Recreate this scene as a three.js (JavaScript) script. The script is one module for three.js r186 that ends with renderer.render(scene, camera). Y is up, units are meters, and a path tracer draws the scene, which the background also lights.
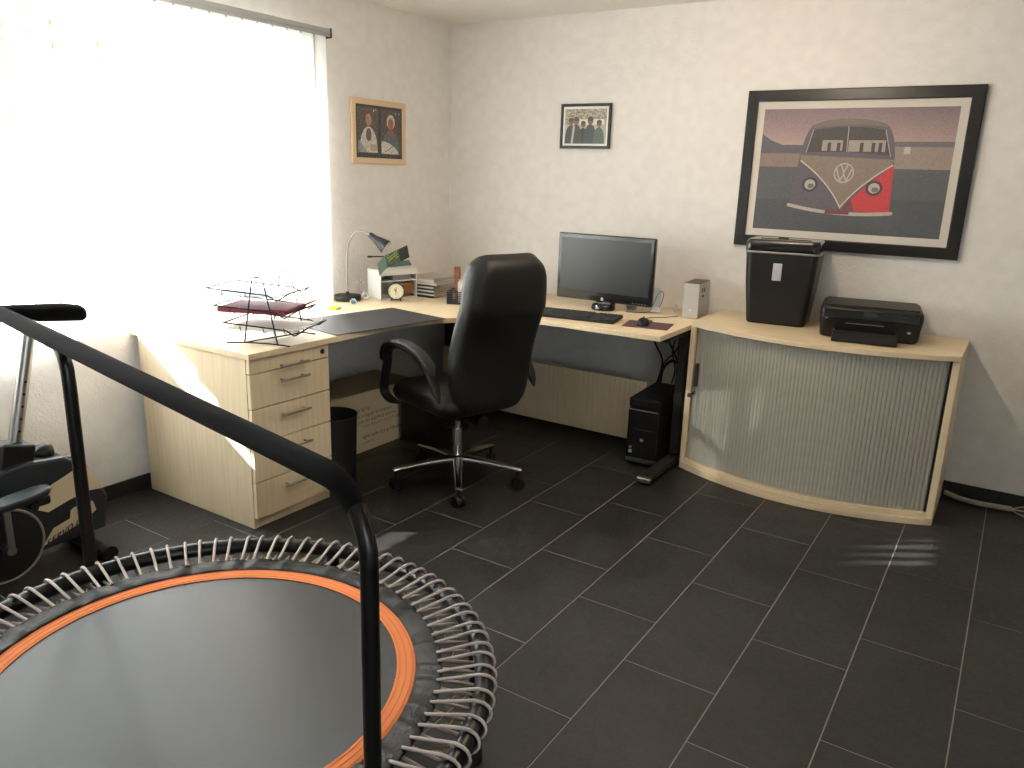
import * as THREE from 'three';
import { RoundedBoxGeometry } from 'three/addons/geometries/RoundedBoxGeometry.js';
import { mergeGeometries, mergeVertices } from 'three/addons/utils/BufferGeometryUtils.js';

// ---------------------------------------------------------------- camera, sky, sun, exposure
const scene = new THREE.Scene();
const camera = new THREE.PerspectiveCamera(52.34, 1024 / 768, 0.05, 200);
{
  const m = new THREE.Matrix4().makeBasis(
    new THREE.Vector3(0.83680527, 0.03088403, -0.54662886),
    new THREE.Vector3(-0.16628637, 0.96558118, -0.20000458),
    new THREE.Vector3(0.52163759, 0.25826181, 0.81313902));
  camera.quaternion.setFromRotationMatrix(m);
  camera.position.set(3.2645, 1.4701, 4.243);
}
const renderer = new THREE.WebGLRenderer({ antialias: true });
renderer.toneMapping = THREE.LinearToneMapping;
renderer.toneMappingExposure = 1.04;
renderer.shadowMap.enabled = true;
scene.background = new THREE.Color().setRGB(0.85, 0.93, 1.0);
scene.backgroundIntensity = 14.0;
const SUN = new THREE.Vector3(0.711, -0.435, -0.509).normalize();
const sun = new THREE.DirectionalLight(new THREE.Color().setRGB(1.0, 0.97, 0.93), 30);
sun.position.set(1.5, 0, 2).addScaledVector(SUN, -12);
sun.target.position.set(1.5, 0, 2);
sun.castShadow = true; sun.shadow.radius = 1;
sun.shadow.mapSize.set(2048, 2048);
Object.assign(sun.shadow.camera, { left: -5, right: 5, top: 5, bottom: -5, near: 0.5, far: 30 });
scene.add(sun, sun.target);

// ---------------------------------------------------------------- helpers
const V = (x, y, z) => new THREE.Vector3(x, y, z);
let seed = 20240517;
const rnd = () => { seed = (seed * 1664525 + 1013904223) >>> 0; return seed / 4294967296; };
const rr = (a, b) => a + (b - a) * rnd();
const D = Math.PI / 180;
const taken = {};
function numbered(name) {
  const n = taken[name] ?? 0; taken[name] = n + 1;
  return n ? `${name}_${String(n).padStart(3, '0')}` : name;
}
function shadow(o) { o.traverse((c) => { if (c.isMesh) { c.castShadow = true; c.receiveShadow = true; } }); return o; }
function thing(name, label, category, [x, y, z] = [0, 0, 0], turn = 0, group) {
  const o = new THREE.Group(); o.name = numbered(name); o.position.set(x, y, z); o.rotation.y = turn;
  o.userData = { label, category }; if (group) o.userData.group = group; scene.add(o); return o;
}
function tag(o, label, category, group) { o.userData.label = label; o.userData.category = category; if (group) o.userData.group = group; return o; }
function part(name, geo, mat, parent = scene, label) {
  const g = Array.isArray(geo) ? merge(geo) : geo;
  const m = new THREE.Mesh(g, mat); m.name = parent === scene ? numbered(name) : name; parent.add(m);
  if (label) m.userData.label = label; return m;
}
function struct(name, geo, mat, parent = scene) { const m = part(name, geo, mat, parent); if (parent === scene) m.userData.kind = 'structure'; return m; }
function clean(g) {
  let q = g.index ? g.toNonIndexed() : g;
  for (const k of Object.keys(q.attributes)) if (!['position', 'normal', 'uv'].includes(k)) q.deleteAttribute(k);
  if (!q.attributes.normal) q.computeVertexNormals();
  if (!q.attributes.uv) q.setAttribute('uv', new THREE.BufferAttribute(new Float32Array(q.attributes.position.count * 2), 2));
  q.clearGroups(); return q;
}
function merge(list) { return list.length === 1 ? list[0] : mergeGeometries(list.map(clean)); }
// uv in metres, by the axis a face points along
function metre(g, swap = false) {
  const q = clean(g), p = q.attributes.position, n = q.attributes.normal, uv = q.attributes.uv;
  for (let i = 0; i < p.count; i += 3) {
    let nx = 0, ny = 0, nz = 0;
    for (let k = 0; k < 3; k++) { nx += n.getX(i + k); ny += n.getY(i + k); nz += n.getZ(i + k); }
    nx = Math.abs(nx); ny = Math.abs(ny); nz = Math.abs(nz);
    for (let k = 0; k < 3; k++) {
      const x = p.getX(i + k), y = p.getY(i + k), z = p.getZ(i + k);
      let a, b;
      if (nx >= ny && nx >= nz) { a = z; b = y; } else if (ny >= nz) { a = x; b = z; } else { a = x; b = y; }
      uv.setXY(i + k, swap ? b : a, swap ? a : b);
    }
  }
  return q;
}
const at = (g, x, y, z, rx = 0, ry = 0, rz = 0) => { g.applyMatrix4(new THREE.Matrix4().compose(V(x, y, z), new THREE.Quaternion().setFromEuler(new THREE.Euler(rx, ry, rz)), V(1, 1, 1))); return g; };
const box = (w, h, d, x = 0, y = 0, z = 0) => at(new THREE.BoxGeometry(w, h, d), x, y, z);
const rbox = (w, h, d, r = 0.003, x = 0, y = 0, z = 0, s = 2) => at(new RoundedBoxGeometry(w, h, d, s, Math.min(r, w / 2.02, h / 2.02, d / 2.02)), x, y, z);
const span = (x0, x1, y0, y1, z0, z1, r = 0.002) => rbox(x1 - x0, y1 - y0, z1 - z0, r, (x0 + x1) / 2, (y0 + y1) / 2, (z0 + z1) / 2);
const cyl = (r0, r1, h, x = 0, y = 0, z = 0, n = 24) => at(new THREE.CylinderGeometry(r1, r0, h, n), x, y, z);
function rod(a, b, r, n = 12, r1 = r) {
  const d = V().subVectors(b, a), g = new THREE.CylinderGeometry(r1, r, d.length(), n);
  const q = new THREE.Quaternion().setFromUnitVectors(V(0, 1, 0), d.clone().normalize());
  g.applyMatrix4(new THREE.Matrix4().compose(a.clone().addScaledVector(d, 0.5), q, V(1, 1, 1))); return g;
}
function tube(pts, r, n = 48, rad = 10, closed = false, tension = 0.5) {
  return new THREE.TubeGeometry(new THREE.CatmullRomCurve3(pts.map((p) => (p.isVector3 ? p : V(...p))), closed, 'catmullrom', tension), n, r, rad, closed);
}
function polyTube(pts, r, bend = 0.02, rad = 8, seg = 4) {       // straight runs with rounded bends
  const P = pts.map((p) => (p.isVector3 ? p : V(...p))), path = new THREE.CurvePath();
  let prev = P[0];
  for (let i = 1; i < P.length; i++) {
    if (i === P.length - 1) { path.add(new THREE.LineCurve3(prev, P[i])); break; }
    const a = V().subVectors(P[i - 1], P[i]), b = V().subVectors(P[i + 1], P[i]);
    const k = Math.min(bend, a.length() * 0.45, b.length() * 0.45);
    const s = P[i].clone().addScaledVector(a.normalize(), k), e = P[i].clone().addScaledVector(b.normalize(), k);
    if (prev.distanceTo(s) > 1e-5) path.add(new THREE.LineCurve3(prev, s));
    path.add(new THREE.QuadraticBezierCurve3(s, P[i], e)); prev = e;
  }
  const pp = []; for (const c of path.curves) { const n = c.isLineCurve3 ? 1 : seg; for (let i = 0; i <= n; i++) { const q = c.getPoint(i / n); if (!pp.length || pp[pp.length - 1].distanceTo(q) > 1e-5) pp.push(q); } }
  return rings(pp.map((p, i) => {
    const t = V().subVectors(pp[Math.min(i + 1, pp.length - 1)], pp[Math.max(i - 1, 0)]).normalize();
    return { p, t };
  }), r, rad);
}
function rings(fr, r, rad) {                                     // circle swept by parallel transport, capped
  let u = V(0, 1, 0); if (Math.abs(fr[0].t.dot(u)) > 0.9) u = V(1, 0, 0);
  const R = [];
  for (const { p, t, r: ri } of fr) {
    u = u.clone().addScaledVector(t, -u.dot(t)).normalize(); const v = V().crossVectors(t, u), ring = [];
    const q = ri ?? r;
    for (let k = 0; k < rad; k++) { const a = k / rad * 2 * Math.PI; ring.push(p.clone().addScaledVector(u, Math.cos(a) * q).addScaledVector(v, Math.sin(a) * q)); }
    R.push(ring);
  }
  return loft(R);
}
function loft(R, capped = true, closed = false) {                // rings of equal count -> smooth skin, ends closed by fans
  const n = R[0].length, pos = [], uv = [], idx = [];
  R.forEach((r, i) => r.forEach((p, k) => { pos.push(p.x, p.y, p.z); uv.push(k / n, i / (R.length - 1 || 1)); }));
  const m = closed ? R.length : R.length - 1;
  for (let i = 0; i < m; i++) for (let k = 0; k < n; k++) {
    const a = i * n + k, b = i * n + (k + 1) % n, j = (i + 1) % R.length, c = j * n + k, d = j * n + (k + 1) % n;
    idx.push(a, c, b, b, c, d);
  }
  let g = new THREE.BufferGeometry();
  g.setAttribute('position', new THREE.Float32BufferAttribute(pos, 3)); g.setAttribute('uv', new THREE.Float32BufferAttribute(uv, 2)); g.setIndex(idx); g.computeVertexNormals();
  if (!capped || closed) return g;
  const list = [clean(g)];
  for (const [ring, flip] of [[R[0], false], [R[R.length - 1], true]]) {
    const c = ring.reduce((s, p) => s.add(p), V()).divideScalar(n), cp = [];
    for (let k = 0; k < n; k++) { const a = ring[k], b = ring[(k + 1) % n]; for (const p of flip ? [a, b, c] : [c, b, a]) cp.push(p.x, p.y, p.z); }
    const q = new THREE.BufferGeometry(); q.setAttribute('position', new THREE.Float32BufferAttribute(cp, 3)); q.computeVertexNormals(); list.push(clean(q));
  }
  return mergeGeometries(list);
}
function lathe(pts, n = 32) { return new THREE.LatheGeometry(pts.map(([a, b]) => new THREE.Vector2(a, b)), n); }
function slab(points, h, bevel = 0.002, y = 0) {                 // outline [x, z] raised to a slab of thickness h, base at y
  const s = new THREE.Shape(points.map(([a, b]) => new THREE.Vector2(a, -b)));
  const g = new THREE.ExtrudeGeometry(s, { depth: h - 2 * bevel, bevelEnabled: bevel > 0, bevelSize: bevel, bevelThickness: bevel, bevelSegments: 2, bevelOffset: -bevel, curveSegments: 16 });
  g.rotateX(-Math.PI / 2); g.translate(0, y + bevel, 0); return g;
}
function plate(points, d, bevel = 0.003, opt = {}) {             // outline [x, y] pushed out along z by d (centred)
  const s = new THREE.Shape(points.map(([a, b]) => new THREE.Vector2(a, b)));
  if (opt.holes) for (const h of opt.holes) s.holes.push(new THREE.Path(h.map(([a, b]) => new THREE.Vector2(a, b))));
  const g = new THREE.ExtrudeGeometry(s, { depth: d - 2 * bevel, bevelEnabled: bevel > 0, bevelSize: bevel, bevelThickness: bevel, bevelSegments: 2, bevelOffset: -bevel, curveSegments: 12 });
  g.translate(0, 0, -d / 2 + bevel); return g;
}
function pad(w, h, t, r, edge, bend) {                           // upholstered cushion in xy, thickness along z
  const N = 22, M = 26, f = (i, n) => { const a = i / n * 2 - 1; return Math.sin(a * Math.PI / 2) * 0.55 + a * 0.45; };
  const pos = [], uv = [], idx = [];
  for (const s of [1, -1]) for (let j = 0; j <= M; j++) for (let i = 0; i <= N; i++) {
    const a = f(i, N), b = f(j, M);
    let x = a * w / 2, y = b * h / 2;
    const dx = Math.abs(x) - (w / 2 - r), dy = Math.abs(y) - (h / 2 - r);
    const e = Math.min(1, Math.min((1 - Math.abs(a)) * w / 2, (1 - Math.abs(b)) * h / 2) / edge);
    if (dx > 0 && dy > 0) { const k = Math.max(dx, dy) / Math.hypot(dx, dy); x = Math.sign(x) * (w / 2 - r + dx * k); y = Math.sign(y) * (h / 2 - r + dy * k); }
    const z = s * t / 2 * Math.sqrt(Math.max(0, 1 - (1 - e) ** 2));
    const p = bend ? bend(x, y, z) : V(x, y, z); pos.push(p.x, p.y, p.z); uv.push(x, y);
  }
  const W = N + 1, H = (M + 1) * W;
  for (let j = 0; j < M; j++) for (let i = 0; i < N; i++) { const q = j * W + i; idx.push(q, q + 1, q + W, q + 1, q + W + 1, q + W); idx.push(H + q, H + q + W, H + q + 1, H + q + 1, H + q + W, H + q + W + 1); }
  let g = new THREE.BufferGeometry(); g.setAttribute('position', new THREE.Float32BufferAttribute(pos, 3)); g.setIndex(idx);
  g = mergeVertices(g, 1e-5); g.computeVertexNormals();
  const P = g.attributes.position, U = new Float32Array(P.count * 2); for (let i = 0; i < P.count; i++) { U[2 * i] = P.getX(i); U[2 * i + 1] = P.getY(i); }
  g.setAttribute('uv', new THREE.BufferAttribute(U, 2)); return g;
}

// ---------------------------------------------------------------- textures and materials
function lattice(n, s0) { let s = s0; const a = new Float32Array(n * n); for (let i = 0; i < n * n; i++) { s = (s * 1664525 + 1013904223) >>> 0; a[i] = s / 4294967296; } return a; }
function noiseField(size, cells, s0, ax = 1, ay = 1) {           // periodic value noise
  const L = lattice(cells * 8, s0), C = cells * 8, out = new Float32Array(size * size), sm = (t) => t * t * (3 - 2 * t);
  const cx = cells * ax, cy = cells * ay;
  for (let j = 0; j < size; j++) for (let i = 0; i < size; i++) {
    const x = i / size * cx, y = j / size * cy, x0 = Math.floor(x), y0 = Math.floor(y), u = sm(x - x0), v = sm(y - y0);
    const g = (a, b) => L[((b % cy) % C) * C + ((a % cx) % C)];
    out[j * size + i] = (g(x0, y0) * (1 - u) + g(x0 + 1, y0) * u) * (1 - v) + (g(x0, y0 + 1) * (1 - u) + g(x0 + 1, y0 + 1) * u) * v;
  }
  return out;
}
function dataTex(size, fn, srgb, metres = 1) {
  const d = new Uint8Array(size * size * 4);
  for (let i = 0; i < size * size; i++) { const c = fn(i, i % size, Math.floor(i / size)); d[4 * i] = Math.max(0, Math.min(255, c[0])); d[4 * i + 1] = Math.max(0, Math.min(255, c[1])); d[4 * i + 2] = Math.max(0, Math.min(255, c[2])); d[4 * i + 3] = 255; }
  const t = new THREE.DataTexture(d, size, size, THREE.RGBAFormat); t.wrapS = t.wrapT = THREE.RepeatWrapping; t.magFilter = THREE.LinearFilter; t.minFilter = THREE.LinearFilter;
  if (srgb) t.colorSpace = THREE.SRGBColorSpace; t.repeat.set(1 / metres, 1 / metres); t.needsUpdate = true; return t;
}
const grey = (f, lo = 0, hi = 255) => (i) => { const v = lo + (hi - lo) * f[i]; return [v, v, v]; };
const std = (color, roughness = 0.6, extra = {}) => new THREE.MeshStandardMaterial({ color, roughness, metalness: 0, side: THREE.DoubleSide, ...extra });
const phys = (color, roughness, extra = {}) => new THREE.MeshPhysicalMaterial({ color, roughness, metalness: 0, side: THREE.DoubleSide, ...extra });

const nA = noiseField(512, 64, 11), nB = noiseField(512, 24, 12), nC = noiseField(512, 4, 13), nD = noiseField(512, 128, 14);
const plasterBump = dataTex(512, (i) => { const v = 255 * (0.45 * nA[i] + 0.35 * nB[i] + 0.2 * nD[i]); return [v, v, v]; }, false, 0.5);
const plasterCol = dataTex(512, (i) => { const v = 0.97 + 0.03 * nB[i]; return [232 * v, 229 * v, 225 * v]; }, true, 0.9);
const grainA = noiseField(512, 4, 21, 24, 1), grainB = noiseField(512, 8, 22, 24, 1);
const woodCol = dataTex(512, (i) => { const v = 0.93 + 0.06 * grainA[i] + 0.03 * grainB[i] + 0.03 * nC[i]; return [226 * v, 205 * v, 170 * v]; }, true, 0.7);
const tileTex = [0, 1, 2].map((k) => dataTex(512, (i, x, y) => { const q = ((y + 171 * k) % 512) * 512 + (x + 97 * k) % 512; const v = 0.82 + 0.16 * nB[q] + 0.10 * nC[q] + 0.10 * nD[q]; const b = 38 + 2 * k; return [b * v, b * v * 0.985, b * v * 0.965]; }, true, 0.6));
const tileRough = dataTex(512, (i) => { const v = 255 * (0.40 + 0.12 * nC[i] + 0.10 * nA[i]); return [v, v, v]; }, false, 0.6);
const tileBump = dataTex(512, grey(nA), false, 0.4);
const leatherBump = dataTex(512, grey(nA), false, 0.12);
const weave = dataTex(256, (i, x, y) => { const a = (Math.floor(x / 16) + Math.floor(y / 16)) % 2, t = a ? (x % 16) / 16 : (y % 16) / 16, v = 90 + 165 * Math.sin(t * Math.PI); return [v, v, v]; }, false, 0.02);
const foamBump = dataTex(256, (i, x, y) => { const v = 255 * nD[(y * 2) * 512 + x * 2]; return [v, v, v]; }, false, 0.05);

const M = {
  wall: std(0xffffff, 0.93, { map: plasterCol, bumpMap: plasterBump, bumpScale: 0.0018 }),
  ceiling: std(0xe9e6df, 0.95, { bumpMap: plasterBump, bumpScale: 0.0015 }),
  tiles: tileTex.map((t) => std(0xffffff, 1, { map: t, roughnessMap: tileRough, bumpMap: tileBump, bumpScale: 0.0004 })),
  grout: std(0x96928a, 0.9),
  wood: std(0xffffff, 0.45, { map: woodCol }),
  tambour: std(0xaaa79a, 0.55),
  black: std(0x0d0d0e, 0.45),
  blackMatt: std(0x121213, 0.7),
  blackGloss: phys(0x08080a, 0.16, { clearcoat: 0.6, clearcoatRoughness: 0.1 }),
  leather: phys(0x09090a, 0.46, { bumpMap: leatherBump, bumpScale: 0.0006 }),
  foam: phys(0x0b0b0d, 0.85, { specularIntensity: 0.2, bumpMap: foamBump, bumpScale: 0.0008 }),
  tubeBlack: std(0x0c0c0d, 0.35, { metalness: 0.2 }),
  chrome: std(0xcfcfcf, 0.16, { metalness: 1 }),
  steel: std(0xa7a59f, 0.32, { metalness: 1 }),
  alu: std(0xb4b6b8, 0.4, { metalness: 0.9 }),
  wire: std(0x1c1c20, 0.4, { metalness: 0.4 }),
  orange: std(0xfb9455, 0.75, { bumpMap: weave, bumpScale: 0.0006 }),
  mat: phys(0x0e1012, 0.21, { bumpMap: weave, bumpScale: 0.0002, ior: 1.55 }),
  vinyl: phys(0x0b0c0d, 0.24, { bumpMap: leatherBump, bumpScale: 0.0008 }),
  cord: std(0xb9aca6, 0.8),
  twine: std(0xb59a5c, 0.9),
  white: std(0xe9e8e4, 0.5),
  whitePlastic: std(0xd9dadb, 0.4),
  paper: std(0xe6e4dd, 0.8),
  beige: std(0xcbb897, 0.55),
  greyDark: std(0x2b2e31, 0.6),
  bikeBody: phys(0x24282b, 0.38),
  screen: phys(0x15191c, 0.30, { clearcoat: 0.3, clearcoatRoughness: 0.25 }),
  glass: phys(0xffffff, 0.02, { transmission: 1, thickness: 0, ior: 1.5 }),
  slat: phys(0xf6f7f5, 0.95, { transmission: 0.5, thickness: 0 }),
  frameBlack: std(0x12100e, 0.35),
  deskMat: std(0x26262a, 0.5),
};

// ---------------------------------------------------------------- the room
const RX = 5.3, RZ = 7.2, RH = 2.37;
// floor: every tile a piece, in the grout bed
{
  const fl = new THREE.Group(); fl.name = 'floor'; fl.userData = { kind: 'structure' }; scene.add(fl);
  part('grout_bed', box(RX + 0.6, 0.2, RZ + 0.6, RX / 2, -0.1016, RZ / 2), M.grout, fl);
  const lines = [0, 0.24, 0.545, 0.86, 1.19, 1.514]; while (lines[lines.length - 1] < RX - 0.3) lines.push(lines[lines.length - 1] + 0.3); lines.push(RX);
  const off = [0.42, 0.15, 0.53, 0.10, 0.50, 0.129, 0.5185, 0.154, 0.4106, 0.052, 0.4314, 0.0595, 0.43, 0.08, 0.44, 0.1, 0.45, 0.12, 0.4];
  const cache = {}, g = 0.0032;
  const tileGeo = (w, d) => {
    const key = w.toFixed(3) + '_' + d.toFixed(3); if (cache[key]) return cache[key];
    const c = 0.0012, W = w / 2 - g / 2, L = d / 2 - g / 2, top = [[-W + c, 0, -L + c], [W - c, 0, -L + c], [W - c, 0, L - c], [-W + c, 0, L - c]], low = [[-W, -c, -L], [W, -c, -L], [W, -c, L], [-W, -c, L]], bot = low.map(([x, , z]) => [x, -0.008, z]);
    const pos = [], q = (a, b, cc, dd) => { for (const p of [a, b, cc, a, cc, dd]) pos.push(...p); };
    q(top[3], top[2], top[1], top[0]);
    for (let k = 0; k < 4; k++) { const n = (k + 1) % 4; q(top[k], top[n], low[n], low[k]); q(low[k], low[n], bot[n], bot[k]); }
    const b = new THREE.BufferGeometry(); b.setAttribute('position', new THREE.Float32BufferAttribute(pos, 3)); b.computeVertexNormals();
    return (cache[key] = metre(b));
  };
  for (let i = 0; i + 1 < lines.length; i++) {
    const x0 = lines[i], x1 = lines[i + 1]; let z = -0.6 + off[i];
    for (; z < RZ; z += 0.6) {
      const a = Math.max(0, z), b = Math.min(RZ, z + 0.6); if (b - a < 0.02) continue;
      const t = part('tile', tileGeo(x1 - x0, b - a), M.tiles[Math.floor(rnd() * 3)], fl); t.position.set((x0 + x1) / 2, 0, (a + b) / 2);
    }
  }
  shadow(fl);
}
// walls: the left one has the window opening
const GD = { z0: 4.9, z1: 6.5, y0: 0.85, y1: 2.1 };   // second window, behind the camera on the right
const WIN = { z0: 1.24, z1: 4.45, y0: 0.745, y1: 2.13 };
{
  const s = new THREE.Shape([[-0.3, -0.2], [RZ + 0.3, -0.2], [RZ + 0.3, RH + 0.2], [-0.3, RH + 0.2]].map(([a, b]) => new THREE.Vector2(a, b)));
  s.holes.push(new THREE.Path([[WIN.z0, WIN.y0], [WIN.z0, WIN.y1], [WIN.z1, WIN.y1], [WIN.z1, WIN.y0]].map(([a, b]) => new THREE.Vector2(a, b))));
  const g = new THREE.ExtrudeGeometry(s, { depth: 0.3, bevelEnabled: false }); g.rotateY(-Math.PI / 2);
  shadow(struct('wall_left', metre(g), M.wall));
  shadow(struct('wall_back', metre(box(RX + 0.6, RH + 0.4, 0.3, RX / 2, RH / 2, -0.15)), M.wall));
  const f = new THREE.Shape([[0, -0.2], [RZ, -0.2], [RZ, RH + 0.2], [0, RH + 0.2]].map(([a, b]) => new THREE.Vector2(a, b)));
  f.holes.push(new THREE.Path([[GD.z0, GD.y0], [GD.z0, GD.y1], [GD.z1, GD.y1], [GD.z1, GD.y0]].map(([a, b]) => new THREE.Vector2(a, b))));
  const fg = new THREE.ExtrudeGeometry(f, { depth: 0.3, bevelEnabled: false }); fg.rotateY(-Math.PI / 2); fg.translate(RX + 0.3, 0, 0);
  shadow(struct('wall_right', metre(fg), M.wall));
  shadow(struct('wall_front', metre(box(RX + 0.6, RH + 0.4, 0.3, RX / 2, RH / 2, RZ + 0.15)), M.wall));
  shadow(struct('ceiling', metre(box(RX + 0.6, 0.2, RZ + 0.6, RX / 2, RH + 0.1, RZ / 2)), M.ceiling));
}
// tile skirting
for (const [nm, len, along] of [['baseboard_left', RZ, 'z'], ['baseboard_back', RX, 'x'], ['baseboard_right', RZ, 'zr'], ['baseboard_front', RX, 'xf']]) {
  const bb = new THREE.Group(); bb.name = nm; bb.userData = { kind: 'structure' }; scene.add(bb);
  const start = along === 'z' ? 0.03 : 0.012, geos = {};
  for (let a = start - 0.6 + (along === 'z' ? 0.035 : 0.0); a < len; a += 0.6) {
    const s = Math.max(0.012, a), e = Math.min(len - 0.012, a + 0.597); if (e - s < 0.02) continue;
    const k = (e - s).toFixed(3), hz = along[0] === 'z';
    geos[k] ??= metre(hz ? rbox(0.01, 0.07, e - s, 0.0015, 0, 0, 0, 1) : rbox(e - s, 0.07, 0.01, 0.0015, 0, 0, 0, 1));
    const t = part('tile', geos[k], M.tiles[Math.floor(rnd() * 3)], bb), c = (s + e) / 2;
    if (along === 'z') t.position.set(0.006, 0.037, c); else if (along === 'x') t.position.set(c, 0.037, 0.006); else if (along === 'zr') t.position.set(RX - 0.006, 0.037, c); else t.position.set(c, 0.037, RZ - 0.006);
  }
  shadow(bb);
}
// window in its reveal
{
  const w = new THREE.Group(); w.name = 'window_1'; w.userData = { kind: 'structure' }; scene.add(w);
  const X = -0.2, n = 3, L = (WIN.z1 - WIN.z0) / n, f = 0.06;
  part('window_frame', [span(X - 0.035, X + 0.035, WIN.y0, WIN.y0 + f, WIN.z0, WIN.z1), span(X - 0.035, X + 0.035, WIN.y1 - f, WIN.y1, WIN.z0, WIN.z1), ...[0, 1, 2, 3].map((k) => span(X - 0.035, X + 0.035, WIN.y0 + f, WIN.y1 - f, WIN.z0 + k * L - (k === 3 ? f : k ? f / 2 : 0), WIN.z0 + k * L + (k === 0 ? f : k < 3 ? f / 2 : 0)))], M.white, w);
  for (let k = 0; k < n; k++) part('pane', box(0.006, WIN.y1 - WIN.y0 - 2 * f + 0.01, L - f, X, (WIN.y0 + WIN.y1) / 2, WIN.z0 + (k + 0.5) * L), M.glass, w);
  for (let k = 0; k < n; k++) { const h = part('handle', [rbox(0.012, 0.06, 0.025, 0.003, X + 0.04, 1.35, WIN.z0 + k * L + 0.05), rbox(0.014, 0.014, 0.11, 0.004, X + 0.055, 1.35, WIN.z0 + k * L + 0.09)], M.whitePlastic, w); }
  part('window_sill', span(-0.165, -0.001, WIN.y0 - 0.02, WIN.y0 + 0.001, WIN.z0 + 0.002, WIN.z1 - 0.002, 0.004), M.white, w);
  shadow(w);
}

{
  const w = new THREE.Group(); w.name = 'window_2'; w.userData = { kind: 'structure' }; scene.add(w);
  const X = RX + 0.2, f = 0.07, zm = (GD.z0 + GD.z1) / 2;
  part('window_frame', [span(X - 0.035, X + 0.035, GD.y0, GD.y0 + f, GD.z0, GD.z1), span(X - 0.035, X + 0.035, GD.y1 - f, GD.y1, GD.z0, GD.z1), ...[GD.z0, zm - f / 2, GD.z1 - f].map((z) => span(X - 0.035, X + 0.035, GD.y0 + f, GD.y1 - f, z, z + f))], M.white, w);
  for (const [a, b] of [[GD.z0 + f, zm - f / 2], [zm + f / 2, GD.z1 - f]]) part('pane', box(0.006, GD.y1 - GD.y0 - 2 * f + 0.008, b - a + 0.008, X, (GD.y0 + GD.y1) / 2, (a + b) / 2), M.glass, w);
  part('handle', [rbox(0.012, 0.06, 0.025, 0.003, X - 0.04, 1.4, zm), rbox(0.014, 0.014, 0.11, 0.004, X - 0.055, 1.4, zm + 0.04)], M.whitePlastic, w);
  part('window_sill', span(RX + 0.001, X - 0.036, GD.y0 - 0.02, GD.y0 + 0.001, GD.z0 + 0.002, GD.z1 - 0.002, 0.004), M.white, w);
  shadow(w);
}
// ---------------------------------------------------------------- outside: terrace and a tree
{
  const lawn = part('terrace', metre(box(60, 0.1, 60, -10, -0.4, 3)), std(0x77776c, 0.95)); lawn.userData.kind = 'structure'; lawn.receiveShadow = true;
  const t = thing('garden_tree', 'leafy green tree outside, glimpsed between the blind slats', 'tree', [-4.6, -0.35, 1.2]);
  part('trunk', rings([[0, 0, 0, 0.14], [0.03, 0.8, 0, 0.11], [-0.02, 1.6, 0.05, 0.09], [0.02, 2.6, 0, 0.05]].map(([x, y, z, r], i) => ({ p: V(x, y, z), t: V(0, 1, 0), r })), 0.1, 10), std(0x5b4a38, 0.9), t);
  const leaf = new THREE.BufferGeometry(); leaf.setAttribute('position', new THREE.Float32BufferAttribute([0, 0, 0, 0.03, 0.01, 0.05, 0, 0, 0.11, -0.03, 0.01, 0.05], 3)); leaf.setIndex([0, 1, 2, 0, 2, 3]); leaf.computeVertexNormals();
  const N = 2600, im = new THREE.InstancedMesh(leaf, std(0x5f7f2c, 0.7), N); im.name = 'leaf'; im.userData.kind = 'stuff';
  const m = new THREE.Matrix4(), q = new THREE.Quaternion(), c = new THREE.Color();
  for (let i = 0; i < N; i++) {
    const a = rr(0, 6.283), b = Math.acos(rr(-1, 1)), r = Math.cbrt(rr(0.2, 1));
    const p = V(1.1 * r * Math.sin(b) * Math.cos(a), 3.0 + 1.25 * r * Math.cos(b), 1.5 * r * Math.sin(b) * Math.sin(a));
    q.setFromEuler(new THREE.Euler(rr(0, 6), rr(0, 6), rr(0, 6))); m.compose(p, q, V(1, 1, 1).multiplyScalar(rr(0.7, 1.3))); im.setMatrixAt(i, m);
    im.setColorAt(i, c.setRGB(rr(0.6, 1.4), rr(0.8, 1.2), rr(0.5, 1)));
  }
  t.add(im); shadow(t);
}

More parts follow.
